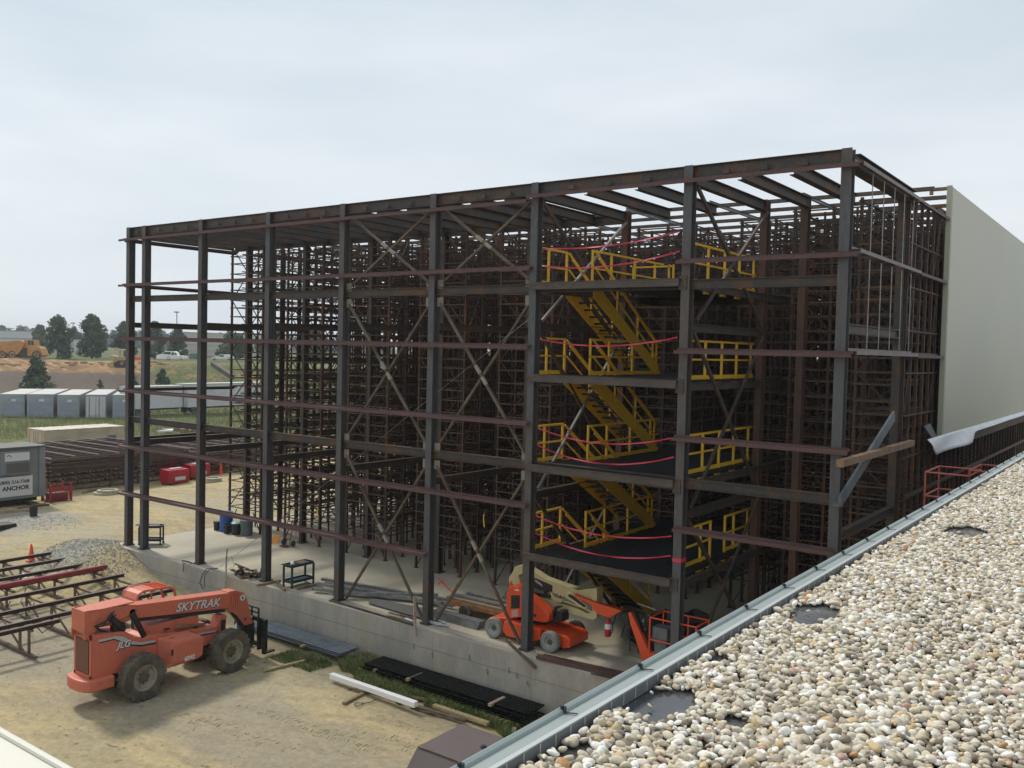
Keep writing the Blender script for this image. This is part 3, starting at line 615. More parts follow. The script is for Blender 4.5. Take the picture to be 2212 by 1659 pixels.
tape([(-10.38, 22.2, 9.0), (-10.42, 22.0, 6.9)], 0, 'red tape hanging down beside the right stair bay column')
# ------------------------------------------------------------------ vehicles on site
def wheel(parent, c, ax, r, w, lugs=0, rim='rim', rr=.55, tyre='rubber', face=1):
    c = Vector(c); ax = Vector(ax).normalized(); q = MB(); h = w/2
    q.lathe([(r*rr, -h*.8), (r*.8, -h), (r*.95, -h*.9), (r, -h*.6), (r, h*.6), (r*.95, h*.9), (r*.8, h), (r*rr, h*.8)], c, ax, 40, closed=True)
    a = ax.orthogonal().normalized(); b = ax.cross(a)
    for k in range(lugs):
        for sgn in (-1, 1):
            an = 2*math.pi*(k+(.5 if sgn > 0 else 0))/lugs; d = a*math.cos(an)+b*math.sin(an); t = ax.cross(d)
            p0 = c+d*(r+.0)+ax*(sgn*h*.98); p1 = c+d*(r+.005)+ax*(sgn*h*.05)+t*(.05*r*sgn)
            q.bar(p0-d*.022, p1-d*.022, r*.10, .05, d); q.bar(c+d*(r*.86)+ax*(sgn*h*.985), c+d*(r-.008)+ax*(sgn*h*.99), r*.08, .03, ax)
    o = q.build('wheel', M[tyre], parent, smooth=True); f = Vector(ax)*face
    q = MB(); q.lathe([(r*rr*1.02, h*.82), (r*rr*.93, h*.78), (r*rr*.84, h*.35), (r*rr*.5, h*.2), (r*rr*.42, h*.34), (0, h*.36)], c, f, 32, cap0=False); q.build('rim', M[rim], o, smooth=True)
    q = MB(); q.lathe([(r*rr*.42, h*.2), (r*rr*.40, h*.55), (r*rr*.22, h*.6), (r*rr*.2, h*.8), (0, h*.8)], c, f, 20)
    for k in range(8): an = k*math.pi/4; q.lathe([(r*.025, h*.3), (r*.025, h*.42)], c+a*math.cos(an)*r*rr*.5+b*math.sin(an)*r*rr*.5, f, 6)
    q.build('hub', M['hub'], o, smooth=True); return o
M['hub'] = mat('hub_grime', (.11, .095, .07), .8, 0, (.06, .05, .04), 6)
M['decal'] = mat('silver_decal', (.45, .46, .48), .4, .2); M['mesh'] = mat('dusty_grille_mesh', (.19, .085, .05), .8, 0, (.12, .06, .04), 60, (.4, .6))
M['glass'] = mat('dark_glass', (.02, .025, .025), .08); M['grey'] = mat('grey_plastic', (.12, .13, .14), .6, 0, (.09, .095, .1), 4)
ZT = -1.43; RXS = -24.1; LXS = -25.0
A_ = zz(100, 1400, .28933)
tele = thing('telehandler', 'large faded orange telehandler with big lugged tyres parked in the yard', 'telehandler', (-24.55, 16, ZT))
def side(pts, X, w, name, m, parent=tele, bevel=.015, Q=A_):
    q = MB(); q.prism([onX(Q(*p), X) for p in pts], (-w, 0, 0)); return q.build(name, M[m], parent, bevel=bevel)
body = side([(452, 650), (560, 640), (690, 622), (742, 622), (800, 650), (848, 678), (905, 682), (945, 655), (1100, 640), (1300, 610), (1530, 575), (1535, 600), (1500, 705), (1430, 740), (1365, 745), (1200, 900), (1095, 905), (1000, 840), (860, 880), (760, 950), (690, 975), (620, 985), (480, 1040), (447, 1032)], RXS, .9, 'chassis', 'orange')
p = onX(A_(450, 650), RXS); pb = onX(A_(446, 1033), RXS); yr = p.y-.02
q = MB(); q.box(LXS+.12, RXS-.10, yr-.035, yr, pb.z+.14, p.z-.2); q.build('rear_grille', M['mesh'], tele); q = MB()
q.box(LXS, RXS, yr-.02, yr+.02, pb.z, pb.z+.1); q.box(LXS, RXS, yr-.02, yr+.02, p.z-.16, p.z); q.box(LXS, LXS+.10, yr-.02, yr+.02, pb.z, p.z); q.box(RXS-.08, RXS, yr-.02, yr+.02, pb.z, p.z); q.build('rear_frame', M['orange'], tele, bevel=.01)
text_mesh('rear_lettering', 'SKYTRAK', M['mesh'], .12, (-24.55, yr-.022, p.z-.085), X_, Z, tele)
# counterweight bumper
zb0, zb1 = ZT+.52, ZT+.86; pl = []
for k in range(9): a = math.pi*k/8; pl.append((-24.55+.62*math.cos(a)*1.0, yr+.06-.34*math.sin(a)**.6 if 0 < k < 8 else yr+.06))
pl = [(-23.93, yr+.62)]+pl+[(-25.17, yr+.62)]
q = MB(); q.prism([(x, y, zb0) for x, y in pl], (0, 0, zb1-zb0)); q.build('counterweight', M['orange'], tele, bevel=.05)
# engine / tank pod
q = MB(); y0, y1 = 15.28, 16.55; q.prism([(x, y, z) for x, y, z in ((RXS, y0+.02, .13), (-23.72, y0+.22, -.0), (-23.66, y0+.40, -.06), (-23.66, y0+.34, -.66), (-23.74, y0+.1, -.76), (RXS, y0, -.80))], (0, y1-y0-.3, 0))
q.build('tank_cover', M['orange'], tele, bevel=.05)
q = MB(); q.box(-23.665, -23.652, 15.5, 15.56, -.38, -.2); q.box(-24.0, -23.9, 15.6, 15.75, .05, .07); q.build('latch', M['black'], tele)
q = MB(); q.lathe([(.09, 0), (.09, .012)], (-24.3, 15.75, .235), n=16); q.build('filler_cap', M['black'], tele); q = MB(); q.lathe([(.09, 0), (.09, .012)], (-24.3, 16.75, .06), n=16); q.build('filler_cap', M['black'], tele)
text_mesh('model_number', '6042', M['sign'], .18, (-23.655, 16.12, -.60), Y_, Z, tele, bold=.008)
# boom
def bp_(y, zrel, X): return V(X, y, zrel)
bz = lambda y: 1.30-(y-13.45)*.094
bo = MB(); xr, xl = -24.32, -24.80
bo.prism([(xr, 13.45, bz(13.45)), (xr, 18.0, bz(18.0)), (xr, 18.0, bz(18)-.50), (xr, 14.7, bz(14.7)-.40), (xr, 14.35, bz(14.35)-.5), (xr, 13.45, bz(13.45)-.52)], (xl-xr, 0, 0))
boom = bo.build('boom', M['orange'], tele, bevel=.02)
q = MB(); q.box(-24.95, -24.22, 13.25, 14.65, bz(13.4)-.02, bz(13.4)+.02); q.prism([(-24.22, 13.2, bz(13.2)+.04), (-24.22, 14.7, bz(14.7)+.04), (-24.22, 14.7, bz(14.7)-.14), (-24.22, 14.3, bz(14.2)-.34), (-24.22, 13.6, bz(13.5)-.45), (-24.22, 13.3, ZT+1.95), (-24.22, 13.12, ZT+1.98)], (-.05, 0, 0)); q.prism([(-24.88, 13.2, bz(13.2)+.04), (-24.88, 14.7, bz(14.7)+.04), (-24.88, 14.2, bz(14.2)-.4), (-24.88, 13.3, ZT+1.95), (-24.88, 13.12, ZT+1.98)], (-.05, 0, 0)); q.bar((-24.22, 13.17, bz(13.2)-.28), (-24.93, 13.17, bz(13.2)-.28), .04, .62)
q.build('boom_mount', M['orange'], tele, bevel=.015)
q = MB(); q.prism([(xr+.004, 14.8, bz(14.8)-.42), (xr+.004, 17.85, bz(17.85)-.505), (xr+.004, 17.85, bz(17.85)-.60), (xr+.004, 14.8, bz(14.8)-.50)], (-.44, 0, 0)); q.build('inner_boom', M['black'], boom)
yd = V(0, math.cos(.094), -math.sin(.094)); zd = V(0, math.sin(.094), math.cos(.094))
text_mesh('boom_lettering', 'SKYTRAK', M['black'], .37, (xr+.006, 16.86, bz(16.86)-.275), yd, zd, boom, ext=.003, shear=.25, bold=.014); text_mesh('boom_lettering', 'SKYTRAK', M['sign'], .37, (xr+.011, 16.85, bz(16.85)-.262), yd, zd, boom, ext=.003, shear=.25, bold=.006)
head = side([(1630, 275), (1690, 262), (1765, 282), (1790, 330), (1850, 590), (1822, 632), (1700, 480), (1640, 440), (1622, 430)], -24.34, .42, 'boom_head', 'orange')
c = onX(A_(1750, 325), -24.33); q = MB(); q.lathe([(.10, 0), (.10, .008)], c, X_, 20); q.build('round_sign', M['white'], head); text_mesh('round_sign_number', '6', M['black'], .16, c+V(.01, 0, 0), Y_, Z, head, bold=.006)
hs_ = MB()
for k in range(4): pk = onX(A_(1650+18*k, 300), -24.3); hs_.tube([pk+V(.0, 0, -.05), pk+V(.05, 0, .1), pk+V(.03, .05, -.1), pk+V(.02, .02, -.45)], .016, 6)
hs_.build('hydraulic_hose', M['orange'], head)
q = MB(); a, b = onX(A_(1660, 450), -24.4), onX(A_(1800, 640), -24.4); q.tube([a, b], .06, 10); q.tube([onX(A_(1680, 430), -24.62), onX(A_(1815, 640), -24.62)], .06, 10); q.build('tilt_cylinder', M['black'], head)
q = MB(); q.tube([onX(A_(790, 450), -24.28), onX(A_(905, 670), -24.28)], .085, 12); q.tube([onX(A_(790, 450), -24.28)+V(.06, 0, 0), onX(A_(790, 450), -24.28)+V(-.1, 0, 0)], .1, 12); q.build('lift_cylinder', M['black'], tele, smooth=True)
q = MB(); q.tube([onX(A_(610, 500), -24.2), onX(A_(720, 600), -24.25)], .10, 12); q.box(-24.4, -24.2, 14.0, 14.35, ZT+1.95, ZT+2.2); q.build('slave_cylinder', M['black'], tele, smooth=True)
q = MB()
for k, (u0, v0) in enumerate(((640, 440), (620, 455), (655, 470), (600, 480))): q.tube([onX(A_(u0, v0), -24.15), onX(A_(u0-40, v0+70), -24.1), onX(A_(470+k*8, 575+k*6), -24.12), onX(A_(520+k*22, 620), -24.2)], .018, 6)
q.build('hydraulic_hose', M['black'], tele)
q = MB(); q.prism([onX(A_(*u), -24.35) for u in ((1530, 580), (1560, 480), (1585, 465), (1615, 480), (1600, 640), (1540, 660))], (-.4, 0, 0)); q.build('front_bracket', M['orange'], tele, bevel=.015)
q = MB(); q.tube([onX(A_(1585, 520), -24.3), onX(A_(1580, 660), -24.3)], .06, 10); q.build('frame_cylinder', M['black'], tele)
q = MB(); q.box(-25.0, -24.35, 15.2, 16.9, -.12, .44); q.build('centre_housing', M['orange'], tele, bevel=.02)
q = MB(); q.bar(onX(A_(1180, 578), -24.2), onX(A_(1420, 548), -24.5), .16, .05); q.build('deck_plank', M['wood'], tele)
# side swoosh
def dec(pts, m, name, dx=.004): q = MB(); q.prism([onX(A_(*u), RXS+dx) for u in pts], (-.003, 0, 0)); q.build(name, M[m], body)
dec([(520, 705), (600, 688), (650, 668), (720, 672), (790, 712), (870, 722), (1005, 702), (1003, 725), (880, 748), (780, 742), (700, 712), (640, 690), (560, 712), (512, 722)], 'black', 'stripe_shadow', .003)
dec([(508, 690), (600, 672), (650, 658), (720, 662), (790, 702), (870, 712), (1000, 692), (998, 710), (880, 732), (780, 730), (700, 700), (640, 680), (600, 690), (508, 712)], 'decal', 'stripe', .006)
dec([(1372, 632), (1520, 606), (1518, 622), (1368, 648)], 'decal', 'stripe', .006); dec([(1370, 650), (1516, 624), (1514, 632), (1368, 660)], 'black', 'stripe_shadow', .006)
cc_ = onX(A_(722, 732), RXS+.012); text_mesh('side_lettering', 'JLG', M['black'], .26, cc_+V(0, .02, -.015), V(0, 1, -.06), Z, body, shear=.35, bold=.012); text_mesh('side_lettering', 'JLG', M['sign'], .26, cc_+V(.006, 0, 0), V(0, 1, -.06), Z, body, shear=.35, bold=.006)
# cab with rounded roof cage on the far side
cab = MB(); cx0, cx1 = -25.82, -25.08; zt = ZT+2.74
prof = [(15.2, zt-.50), (15.21, zt-.22), (15.29, zt-.06), (15.42, zt), (15.85, zt), (15.85, zt-.05), (15.44, zt-.05), (15.34, zt-.10), (15.27, zt-.24), (15.26, zt-.5)]
cab.prism([(cx1, y, z) for y, z in prof], (cx0-cx1, 0, 0)); cabo = cab.build('cab_roof', M['orange'], tele, bevel=.01)
q = MB()
for x in (cx0, cx1):
    q.tube([(x, 15.22, ZT+1.4), (x, 15.2, zt-.35), (x, 15.28, zt-.08), (x, 15.45, zt), (x, 16.3, zt-.04), (x, 16.5, zt-.14), (x, 16.58, zt-.5), (x, 16.64, ZT+1.3)], .04, 10)
    q.tube([(x, 15.72, zt), (x, 15.72, ZT+1.3)], .03, 8)
q.tube([(cx0, 16.32, zt-.05), (cx1, 16.32, zt-.05)], .04, 8); q.build('cab_frame', M['orange'], tele, smooth=True)
q = MB()
for k in range(6): q.bar((cx0, 15.74+k*.11, zt-.01), (cx1, 15.74+k*.11, zt-.01), .02, .03)
for k in range(5): q.bar((cx0+.1+k*.14, 15.7, zt-.012), (cx0+.1+k*.14, 16.32, zt-.03), .03, .02)
q.build('roof_grille', M['orange2'], tele); q = MB(); q.box(cx0, cx1, 15.2, 16.6, ZT+.75, ZT+1.45); q.build('cab_body', M['orange'], tele, bevel=.03); q = MB(); q.box(-25.6, -25.25, 15.4, 15.85, ZT+1.4, ZT+1.55); q.box(-25.6, -25.25, 15.35, 15.45, ZT+1.5, ZT+2.0); q.build('seat', M['black'], tele, bevel=.03)
# axles, wheels
q = MB(); q.tube([(-25.4, 14.6, ZT+.66), (-23.7, 14.6, ZT+.66)], .12, 10); q.tube([(-25.4, 17.6, ZT+.66), (-23.7, 17.6, ZT+.66)], .12, 10); q.build('axle', M['black'], tele)
for x, f, y in ((-23.72, 1, 14.6), (-25.38, -1, 14.6), (-23.72, 1, 17.6), (-25.38, -1, 17.6)): wheel(tele, (x, y, ZT+.665), X_, .665, .42, 22, face=f)
# fork carriage
ca = MB(); yc = 19.0
for z in (ZT+.35, ZT+1.18): ca.box(-25.35, -23.75, yc, yc+.09, z, z+.13)
for x in (-25.35, -24.95, -24.6, -24.15, -23.85): ca.box(x, x+.1, yc-.03, yc+.1, ZT+.25, ZT+1.28)
ca.box(-24.85, -24.3, yc-.35, yc, ZT+.5, ZT+1.1); carr = ca.build('fork_carriage', M['black'], tele, bevel=.008)
q = MB(); 
for x in (-25.2, -24.85, -24.5, -24.15): q.box(x, x+.045, yc, yc+.04, ZT+1.3, ZT+1.62)
q.box(-25.2, -24.1, yc, yc+.04, ZT+1.44, ZT+1.48); q.box(-25.2, -24.1, yc, yc+.03, ZT+1.6, ZT+1.64); q.build('load_backrest', M['black'], carr)
for x in (-25.1, -24.05): q = MB(); q.box(x, x+.13, yc+.1, yc+.16, ZT+.1, ZT+1.2); q.box(x, x+.13, yc+.1, yc+.55, ZT+.1, ZT+.15); q.build('fork', M['black'], carr)
q = MB(); q.prism([(-24.35, 18.3, ZT+.9), (-24.35, 19.0, ZT+1.35), (-24.35, 19.0, ZT+.6)], (-.4, 0, 0)); q.tube([(-24.3, 18.6, ZT+1.3), (-24.5, 18.9, ZT+1.4), (-24.8, 19.0, ZT+1.3), (-24.6, 19.0, ZT+1.2)], .025, 6); q.build('carriage_link', M['black'], tele)

# ---- articulated boom lift on the slab
lift = thing('boom_lift', 'bright orange and cream articulated boom lift parked on the slab behind the column', 'boom lift', (-15.7, 22.7, 0))
B_ = zz(1200, 1400, .14467); C_ = zz(1500, 1420, .14467)
def face(pts, Y, w, name, m, parent=lift, bevel=.01, Q=B_):
    q = MB(); q.prism([onY(Q(*p), Y) for p in pts], (0, w, 0)); return q.build(name, M[m], parent, bevel=bevel)
for x, y, f in ((-16.72, 22.15, -1), (-14.63, 22.15, -1), (-14.63, 23.55, 1), (-16.72, 23.55, 1)): wheel(lift, (x, y, .31), Y_, .31, .24, 0, 'liftrim' if 'liftrim' in M else 'rim', .6, 'lifttyre' if y < 23 else 'rubber', f)
q = MB(); q.prism([(-16.35, 22.12, .55), (-16.25, 22.12, .62), (-15.0, 22.12, .60), (-14.98, 22.12, .30), (-15.25, 22.12, .16), (-16.25, 22.12, .14), (-16.4, 22.12, .3)], (0, 1.4, 0)); q.build('chassis', M['orange2'], lift, bevel=.03)
q = MB(); q.prism([(-15.0, 22.35, .58), (-14.2, 22.35, .50), (-14.08, 22.35, .42), (-14.08, 22.35, .18), (-14.3, 22.35, .12), (-15.0, 22.35, .16)], (0, 1.05, 0)); q.build('axle_housing', M['orange2'], lift, bevel=.03); q = MB(); q.prism([(-17.1, 22.35, .5), (-16.4, 22.35, .64), (-16.35, 22.35, .2), (-17.0, 22.35, .2)], (0, 1.05, 0)); q.build('axle_housing', M['orange2'], lift, bevel=.03)
q = MB(); q.lathe([(.55, .62), (.55, .68)], (-15.7, 22.85, 0), n=28); q.build('slewing_ring', M['black'], lift)
q = MB(); q.prism([onY(B_(*u), 22.3) for u in ((455, 1000), (452, 620), (475, 510), (520, 450), (580, 440), (640, 470), (715, 545), (725, 620), (735, 985), (510, 1020))], (0, .45, 0)); hood = q.build('hood', M['orange2'], lift, bevel=.03)
q = MB(); q.prism([onY(B_(*u), 22.30) for u in ((720, 560), (905, 680), (1100, 850), (1190, 940), (1195, 1000), (1160, 1080), (1080, 1085), (880, 1050), (720, 1000))], (0, .42, 0)); q.build('hood', M['orange2'], lift, bevel=.04)
q = MB(); q.prism([onY(B_(*u), 22.295) for u in ((540, 612), (690, 605), (682, 828), (538, 838))], (0, -.01, 0)); q.build('vent_screen', M['black'], hood)
q = MB(); q.prism([onY(B_(*u), 22.295) for u in ((548, 865), (662, 848), (660, 975), (545, 985))], (0, -.004, 0)); q.build('warning_label', mat('label_pink', (.55, .3, .27), .6), hood); q = MB(); q.prism([onY(B_(*u), 22.295) for u in ((590, 505), (665, 512), (680, 535), (610, 530))], (0, -.004, 0)); q.build('paper_label', M['sign'], hood)
q = MB(); q.prism([onY(B_(*u), 22.295) for u in ((890, 930), (965, 940), (980, 965), (965, 985), (890, 975))], (0, -.004, 0)); q.build('name_plate', M['black'], hood)
q = MB(); c = onY(B_(535, 440), 22.45); q.lathe([(.045, -.05), (.045, .10), (.03, .14), (0, .15)], c, n=14); q.build('beacon', M['cone'], lift)
# cream lower and upper arms
low = face([(700, 560), (940, 615), (1250, 700), (1700, 850), (1860, 930), (1960, 880), (1960, 1040), (1680, 960), (1420, 890), (1180, 1000), (900, 700), (700, 640)], 22.95, .3, 'lower_arm', 'khaki')
upp = face([(740, 85), (930, 200), (1120, 320), (1690, 520), (1920, 490), (2020, 480), (2020, 740), (1900, 700), (1560, 580), (1450, 640), (1240, 560), (1230, 440), (920, 300), (740, 230)], 22.9, .3, 'upper_arm', 'khaki')
face([(605, 112), (740, 84), (750, 230), (660, 270), (700, 400), (715, 520), (640, 470), (580, 430), (500, 400), (498, 300), (560, 210)], 22.85, .4, 'knuckle', 'khaki')
face([(920, 300), (1245, 440), (1240, 560), (1100, 540), (920, 470)], 22.88, .02, 'arm_name_panel', 'black', upp, 0)
text_mesh('arm_lettering', 'ULTRA', M['sign'], .10, onY(B_(1010, 395), 22.875), V(1, 0, -.42), Z, upp, shear=.2, bold=.003)
face([(1500, 560), (1560, 560), (1850, 790), (1850, 830), (1790, 845), (1470, 650), (1470, 600)], 22.80, .08, 'slotted_link', 'khaki'); face([(1540, 590), (1600, 610), (1840, 800), (1800, 820), (1520, 625)], 22.79, .01, 'slot', 'black', lift, 0)
face([(1205, 535), (1300, 650), (1450, 690), (1400, 740), (1270, 720), (1230, 640)], 22.85, .12, 'link_plate', 'khaki')
face([(1920, 500), (2020, 480), (2020, 740), (2015, 1000), (1950, 1040), (1940, 860)], 22.87, .34, 'end_plate', 'khaki')
q = MB(); q.tube([onY(B_(910, 580), 23.0), onY(B_(1220, 630), 23.0)], .05, 10); q.build('lift_cylinder', M['black'], lift)
q = MB(); q.prism([onY(B_(*u), 22.5) for u in ((1210, 980), (1290, 800), (1400, 795), (1380, 830), (1310, 850), (1260, 1000))], (0, .1, 0)); q.prism([onY(B_(*u), 22.6) for u in ((1200, 970), (1330, 890), (1420, 900), (1410, 1070), (1210, 1090))], (0, .4, 0)); q.build('swing_guard', M['black'], lift)
face([(1620, 590), (1660, 610), (2080, 770), (2212, 800), (2212, 985), (2120, 950), (1960, 880), (1930, 780), (1640, 640)], 22.75, .2, 'main_boom', 'orange2')
face([(-60, 600), (0, 625), (190, 680), (385, 745), (300, 775), (250, 815), (160, 865), (60, 830), (-60, 790)], 22.72, .2, 'boom_nose', 'orange2', Q=C_)
q = MB()
for k in range(6): a = onY(C_(330+k*30, 790), 22.7); q.tube([a, a+V(.1, 0, .12-.05*k), a+V(.25, .05, -.1), a+V(.3, 0, -.3+.05*k)], .018, 6)
q.prism([onY(C_(*u), 22.7) for u in ((330, 800), (460, 760), (500, 960), (460, 990), (350, 920))], (0, .25, 0)); q.build('rotator', M['black'], lift)
jb = face([(482, 770), (530, 765), (850, 1450), (930, 1540), (830, 1640), (770, 1680), (745, 1650), (620, 1250), (525, 980)], 22.4, .16, 'jib', 'orange2', Q=C_)
face([(540, 790), (600, 760), (850, 1440), (770, 1480), (620, 1120)], 22.5, .14, 'jib_cylinder', 'black', jb, Q=C_)
face([(810, 1500), (930, 1450), (960, 1520), (880, 1640), (800, 1600)], 22.35, .3, 'jib_end', 'orange2', jb, Q=C_)
# platform basket with control box
bk = MB(); Yb0, Yb1 = 21.9, 22.7; bx0, bx1 = -11.25, -9.9; z0, z1 = .5, 1.75
for z in (z0, 1.15, z1):
    for a, b in (((bx0, Yb0), (bx1, Yb0)), ((bx1, Yb0), (bx1, Yb1)), ((bx1, Yb1), (bx0, Yb1)), ((bx0, Yb1), (bx0, Yb0))): bk.tube([(a[0], a[1], z), (b[0], b[1], z)], .022, 6)
for x, y in ((bx0, Yb0), (bx1, Yb0), (bx1, Yb1), (bx0, Yb1), (-10.5, Yb0), (-10.5, Yb1)): bk.tube([(x, y, z0), (x, y, z1)], .022, 6)
bk.build('basket', M['orange2'], lift); q = MB(); q.box(-11.2, -10.75, 21.95, 22.35, 1.15, 1.5); q.build('control_box', M['grey'], lift, bevel=.02); q = MB(); q.box(-11.15, -10.8, 22.0, 22.3, .5, 1.1); q.box(bx0, bx1, Yb0, Yb1, .46, .5); q.build('basket_floor', M['grey'], lift)
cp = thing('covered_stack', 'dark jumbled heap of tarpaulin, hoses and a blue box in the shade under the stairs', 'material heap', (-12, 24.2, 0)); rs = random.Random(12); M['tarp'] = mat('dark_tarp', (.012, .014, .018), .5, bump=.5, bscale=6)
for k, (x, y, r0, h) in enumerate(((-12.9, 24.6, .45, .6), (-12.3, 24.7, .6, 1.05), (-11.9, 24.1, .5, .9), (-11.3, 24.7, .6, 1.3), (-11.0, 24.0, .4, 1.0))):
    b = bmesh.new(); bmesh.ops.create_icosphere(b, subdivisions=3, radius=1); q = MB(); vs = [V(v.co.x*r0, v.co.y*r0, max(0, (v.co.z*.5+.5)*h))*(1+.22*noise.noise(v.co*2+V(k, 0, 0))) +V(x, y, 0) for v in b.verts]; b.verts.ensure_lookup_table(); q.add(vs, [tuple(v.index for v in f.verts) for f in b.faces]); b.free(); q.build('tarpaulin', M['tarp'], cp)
for k in range(7): q = MB(); x = -13.3+.28*k; q.tube([(x, 23.5, .3+rs.random()), (x+.2, 23.45, 1.0+.5*rs.random()), (x+.5, 23.6, .8+.5*rs.random()), (x+.6, 23.5, .1)], .02, 5); q.build('hose', M['black'], cp)
q = MB(); q.box(-11.6, -11.15, 23.6, 24.0, .9, 1.45); q.build('blue_box', mat('dark_blue_box', (.02, .035, .08), .5), cp, bevel=.02); q = MB(); q.bar((-12.6, 23.7, 1.5), (-12.0, 23.7, 1.42), .02, .02); q.build('bright_rod', M['white'], cp)
c = onY(C_(140, 870), 22.5); fx = thing('fire_extinguisher', 'small red fire extinguisher hanging under the orange boom end', 'fire extinguisher', c-V(0, 0, .55))
q = MB(); q.lathe([(.0, -.52), (.085, -.52), (.09, -.5), (.09, -.12), (.06, -.05), (.03, -.03), (.03, .02), (0, .02)], c, n=18); q.build('cylinder', M['red'], fx, smooth=True); q = MB(); q.lathe([(.092, -.3), (.092, -.15)], c, n=18); q.build('label_band', M['sign'], fx); q = MB(); q.tube([c, c+V(.13, 0, -.05), c+V(.16, 0, -.3), c+V(.08, 0, -.5)], .014, 6); q.build('hose', M['black'], fx)

# ---- flatbed wagon with steel
wg = thing('flatbed_wagon', 'low orange flatbed wagon with black tyres carrying steel lengths on the slab', 'wagon', (-17.8, 23.5, 0))
q = MB(); q.box(-19.4, -16.4, 23.1, 24.1, .42, .5); q.box(-19.4, -16.4, 23.08, 23.13, .34, .5); q.build('bed', M['wagon'] if 'wagon' in M else M['orange2'], wg, bevel=.01)
for x, y in ((-18.6, 23.05), (-18.6, 24.05), (-16.9, 23.05), (-16.9, 24.05)): wheel(wg, (x, y, .24), Y_, .24, .2, 0, 'hub', .5, 'rubber', -1)
q = MB(); q.tube([(-19.3, 23.6, .42), (-20.0, 23.5, .85), (-20.05, 23.5, .9)], .025, 6); q.bar((-20.2, 23.5, .8), (-19.95, 23.5, 1.0), .03, .03); q.bar((-20.2, 23.5, 1.0), (-19.95, 23.55, .82), .03, .03); q.build('drawbar', M['orange2'], wg)
for k in range(4):
    q = MB(); q.box(-19.5+.1*k, -15.9-.2*k, 23.12+k*.22, 23.28+k*.22, .502, .58+.05*(k % 2)); tag(q.build('steel_length', M['galv'] if k % 2 else M['wood']), ('near grey', 'worn brown', 'shiny grey', 'far brown')[k]+' length lying on the orange wagon', 'steel length', 'lengths loaded on the wagon')
# ------------------------------------------------------------------ things on the slab
def cart(name, x, y, rz, lab, m, extra, w=1.02):
    t = thing(name, lab, 'cart', (x, y, 0), rz=rz); d, h = .46, .78
    def lb(x0, x1, y0, y1, z0, z1, nm, mm): q = MB(); q.box(x0, x1, y0, y1, z0, z1); return q.build(nm, M[mm], t, local=True)
    for z in (.2, h):
        lb(-w/2, w/2, -d/2, d/2, z, z+.015, 'shelf', m)
        q = MB(); q.box(-w/2, w/2, -d/2-.01, -d/2+.01, z-.03, z+.07); q.box(-w/2, w/2, d/2-.01, d/2+.01, z-.03, z+.07); q.box(-w/2-.01, -w/2+.01, -d/2, d/2, z-.03, z+.07); q.box(w/2-.01, w/2+.01, -d/2, d/2, z-.03, z+.07); q.build('shelf_rim', M[m], t, local=True)
    for i in (-1, 1):
        for j_ in (-1, 1):
            lb(i*w/2-.03, i*w/2+.03, j_*d/2-.03, j_*d/2+.03, .12, h, 'leg', m)
            q = MB(); q.lathe([(.05, -.015), (.05, .015)], (i*w/2, j_*d/2, .05), Y_, 14); q.box(i*w/2-.015, i*w/2+.015, j_*d/2-.02, j_*d/2+.02, .05, .13); q.build('caster', M['black'], t, local=True)
    q = MB(); q.prism([(-w/2, -d/2, h+.06), (-w/2-.2, -d/2+.06, h+.08), (-w/2-.2, d/2-.06, h+.08), (-w/2, d/2, h+.06)], (0, 0, .015)); q.build('handle', M[m], t, local=True)
    if extra: q = MB(); q.add([(x_, y_, h+.03+.05*abs(math.sin(x_*20+y_*9))) for x_ in (-.1, .05, .2, .35) for y_ in (-.15, 0, .15)], [(i*3+j_, i*3+j_+1, i*3+j_+4, i*3+j_+3) for i in range(3) for j_ in range(2)]); q.build('scrap', M['brace'], t, local=True)
    return t
M['teal'] = mat('dark_teal_plastic', (.02, .055, .07), .5, 0, (.015, .03, .035), 3)
cart('tool_cart', -26.0, 22.3, R(90), 'dark teal utility cart with a white rag on its top tray near the slab edge', 'teal', True)
q = MB(); q.lathe([(0, 0), (.07, .01), (.09, .06), (.05, .13), (0, .15)], (-26.0, 22.0, .80), n=9); tag(q.build('rag', M['white'], smooth=True), 'crumpled white rag lying on the teal cart', 'rag')
cart('tool_cart', -36.1, 22.6, R(42), 'black metal cart between the two leftmost columns', 'black', True, .9)
M['bin_grey'] = mat('grey_bin_plastic', (.10, .125, .135), .55); M['blue'] = mat('blue_drum_plastic', (.012, .10, .36), .4, 0, (.01, .08, .28), 3); M['bucket'] = mat('black_bucket', (.018, .02, .022), .5)
def can(name, x, y, r0, r1, h, m, lab, cat, lid=None, rim=True):
    t = thing(name, lab, cat, (x, y, 0)); q = MB(); z = 0
    q.lathe([(r0, 0), (r1, h), (r1-.012, h), (r0-.012, .02), (0, .02)], (x, y, z), n=26); q.build('body', M[m], t, smooth=True)
    if rim: q = MB(); q.lathe([(r1, h-.05), (r1+.02, h-.04), (r1+.02, h), (r1, h)], (x, y, z), n=26); q.build('rim', M[m], t, smooth=True)
    if lid: q = MB(); q.lathe([(r1+.02, h), (r1+.02, h+.03), (r1*.7, h+.08), (0, h+.09)], (x, y, z), n=26); q.build('lid', M[lid], t, smooth=True)
    return t
can('bucket', -36.62, 26.35, .13, .15, .42, 'bucket', 'small black bucket left of the blue drum', 'bucket')
dr = can('drum', -36.1, 26.5, .30, .30, .92, 'blue', 'tall blue plastic drum in the row of bins by the rack foot', 'drum')
can('bucket', -35.62, 26.2, .14, .17, .40, 'bucket', 'black bucket standing in front of the blue drum', 'bucket')
can('waste_bin', -35.12, 26.35, .19, .23, .52, 'bucket', 'black bin topped by a pale teal lid, second from the right of the row', 'bin', 'tlid' if 'tlid' in M else 'teal')
gb_ = can('waste_bin', -34.62, 26.55, .25, .30, .72, 'bin_grey', 'large round grey waste bin at the right end of the row', 'bin')
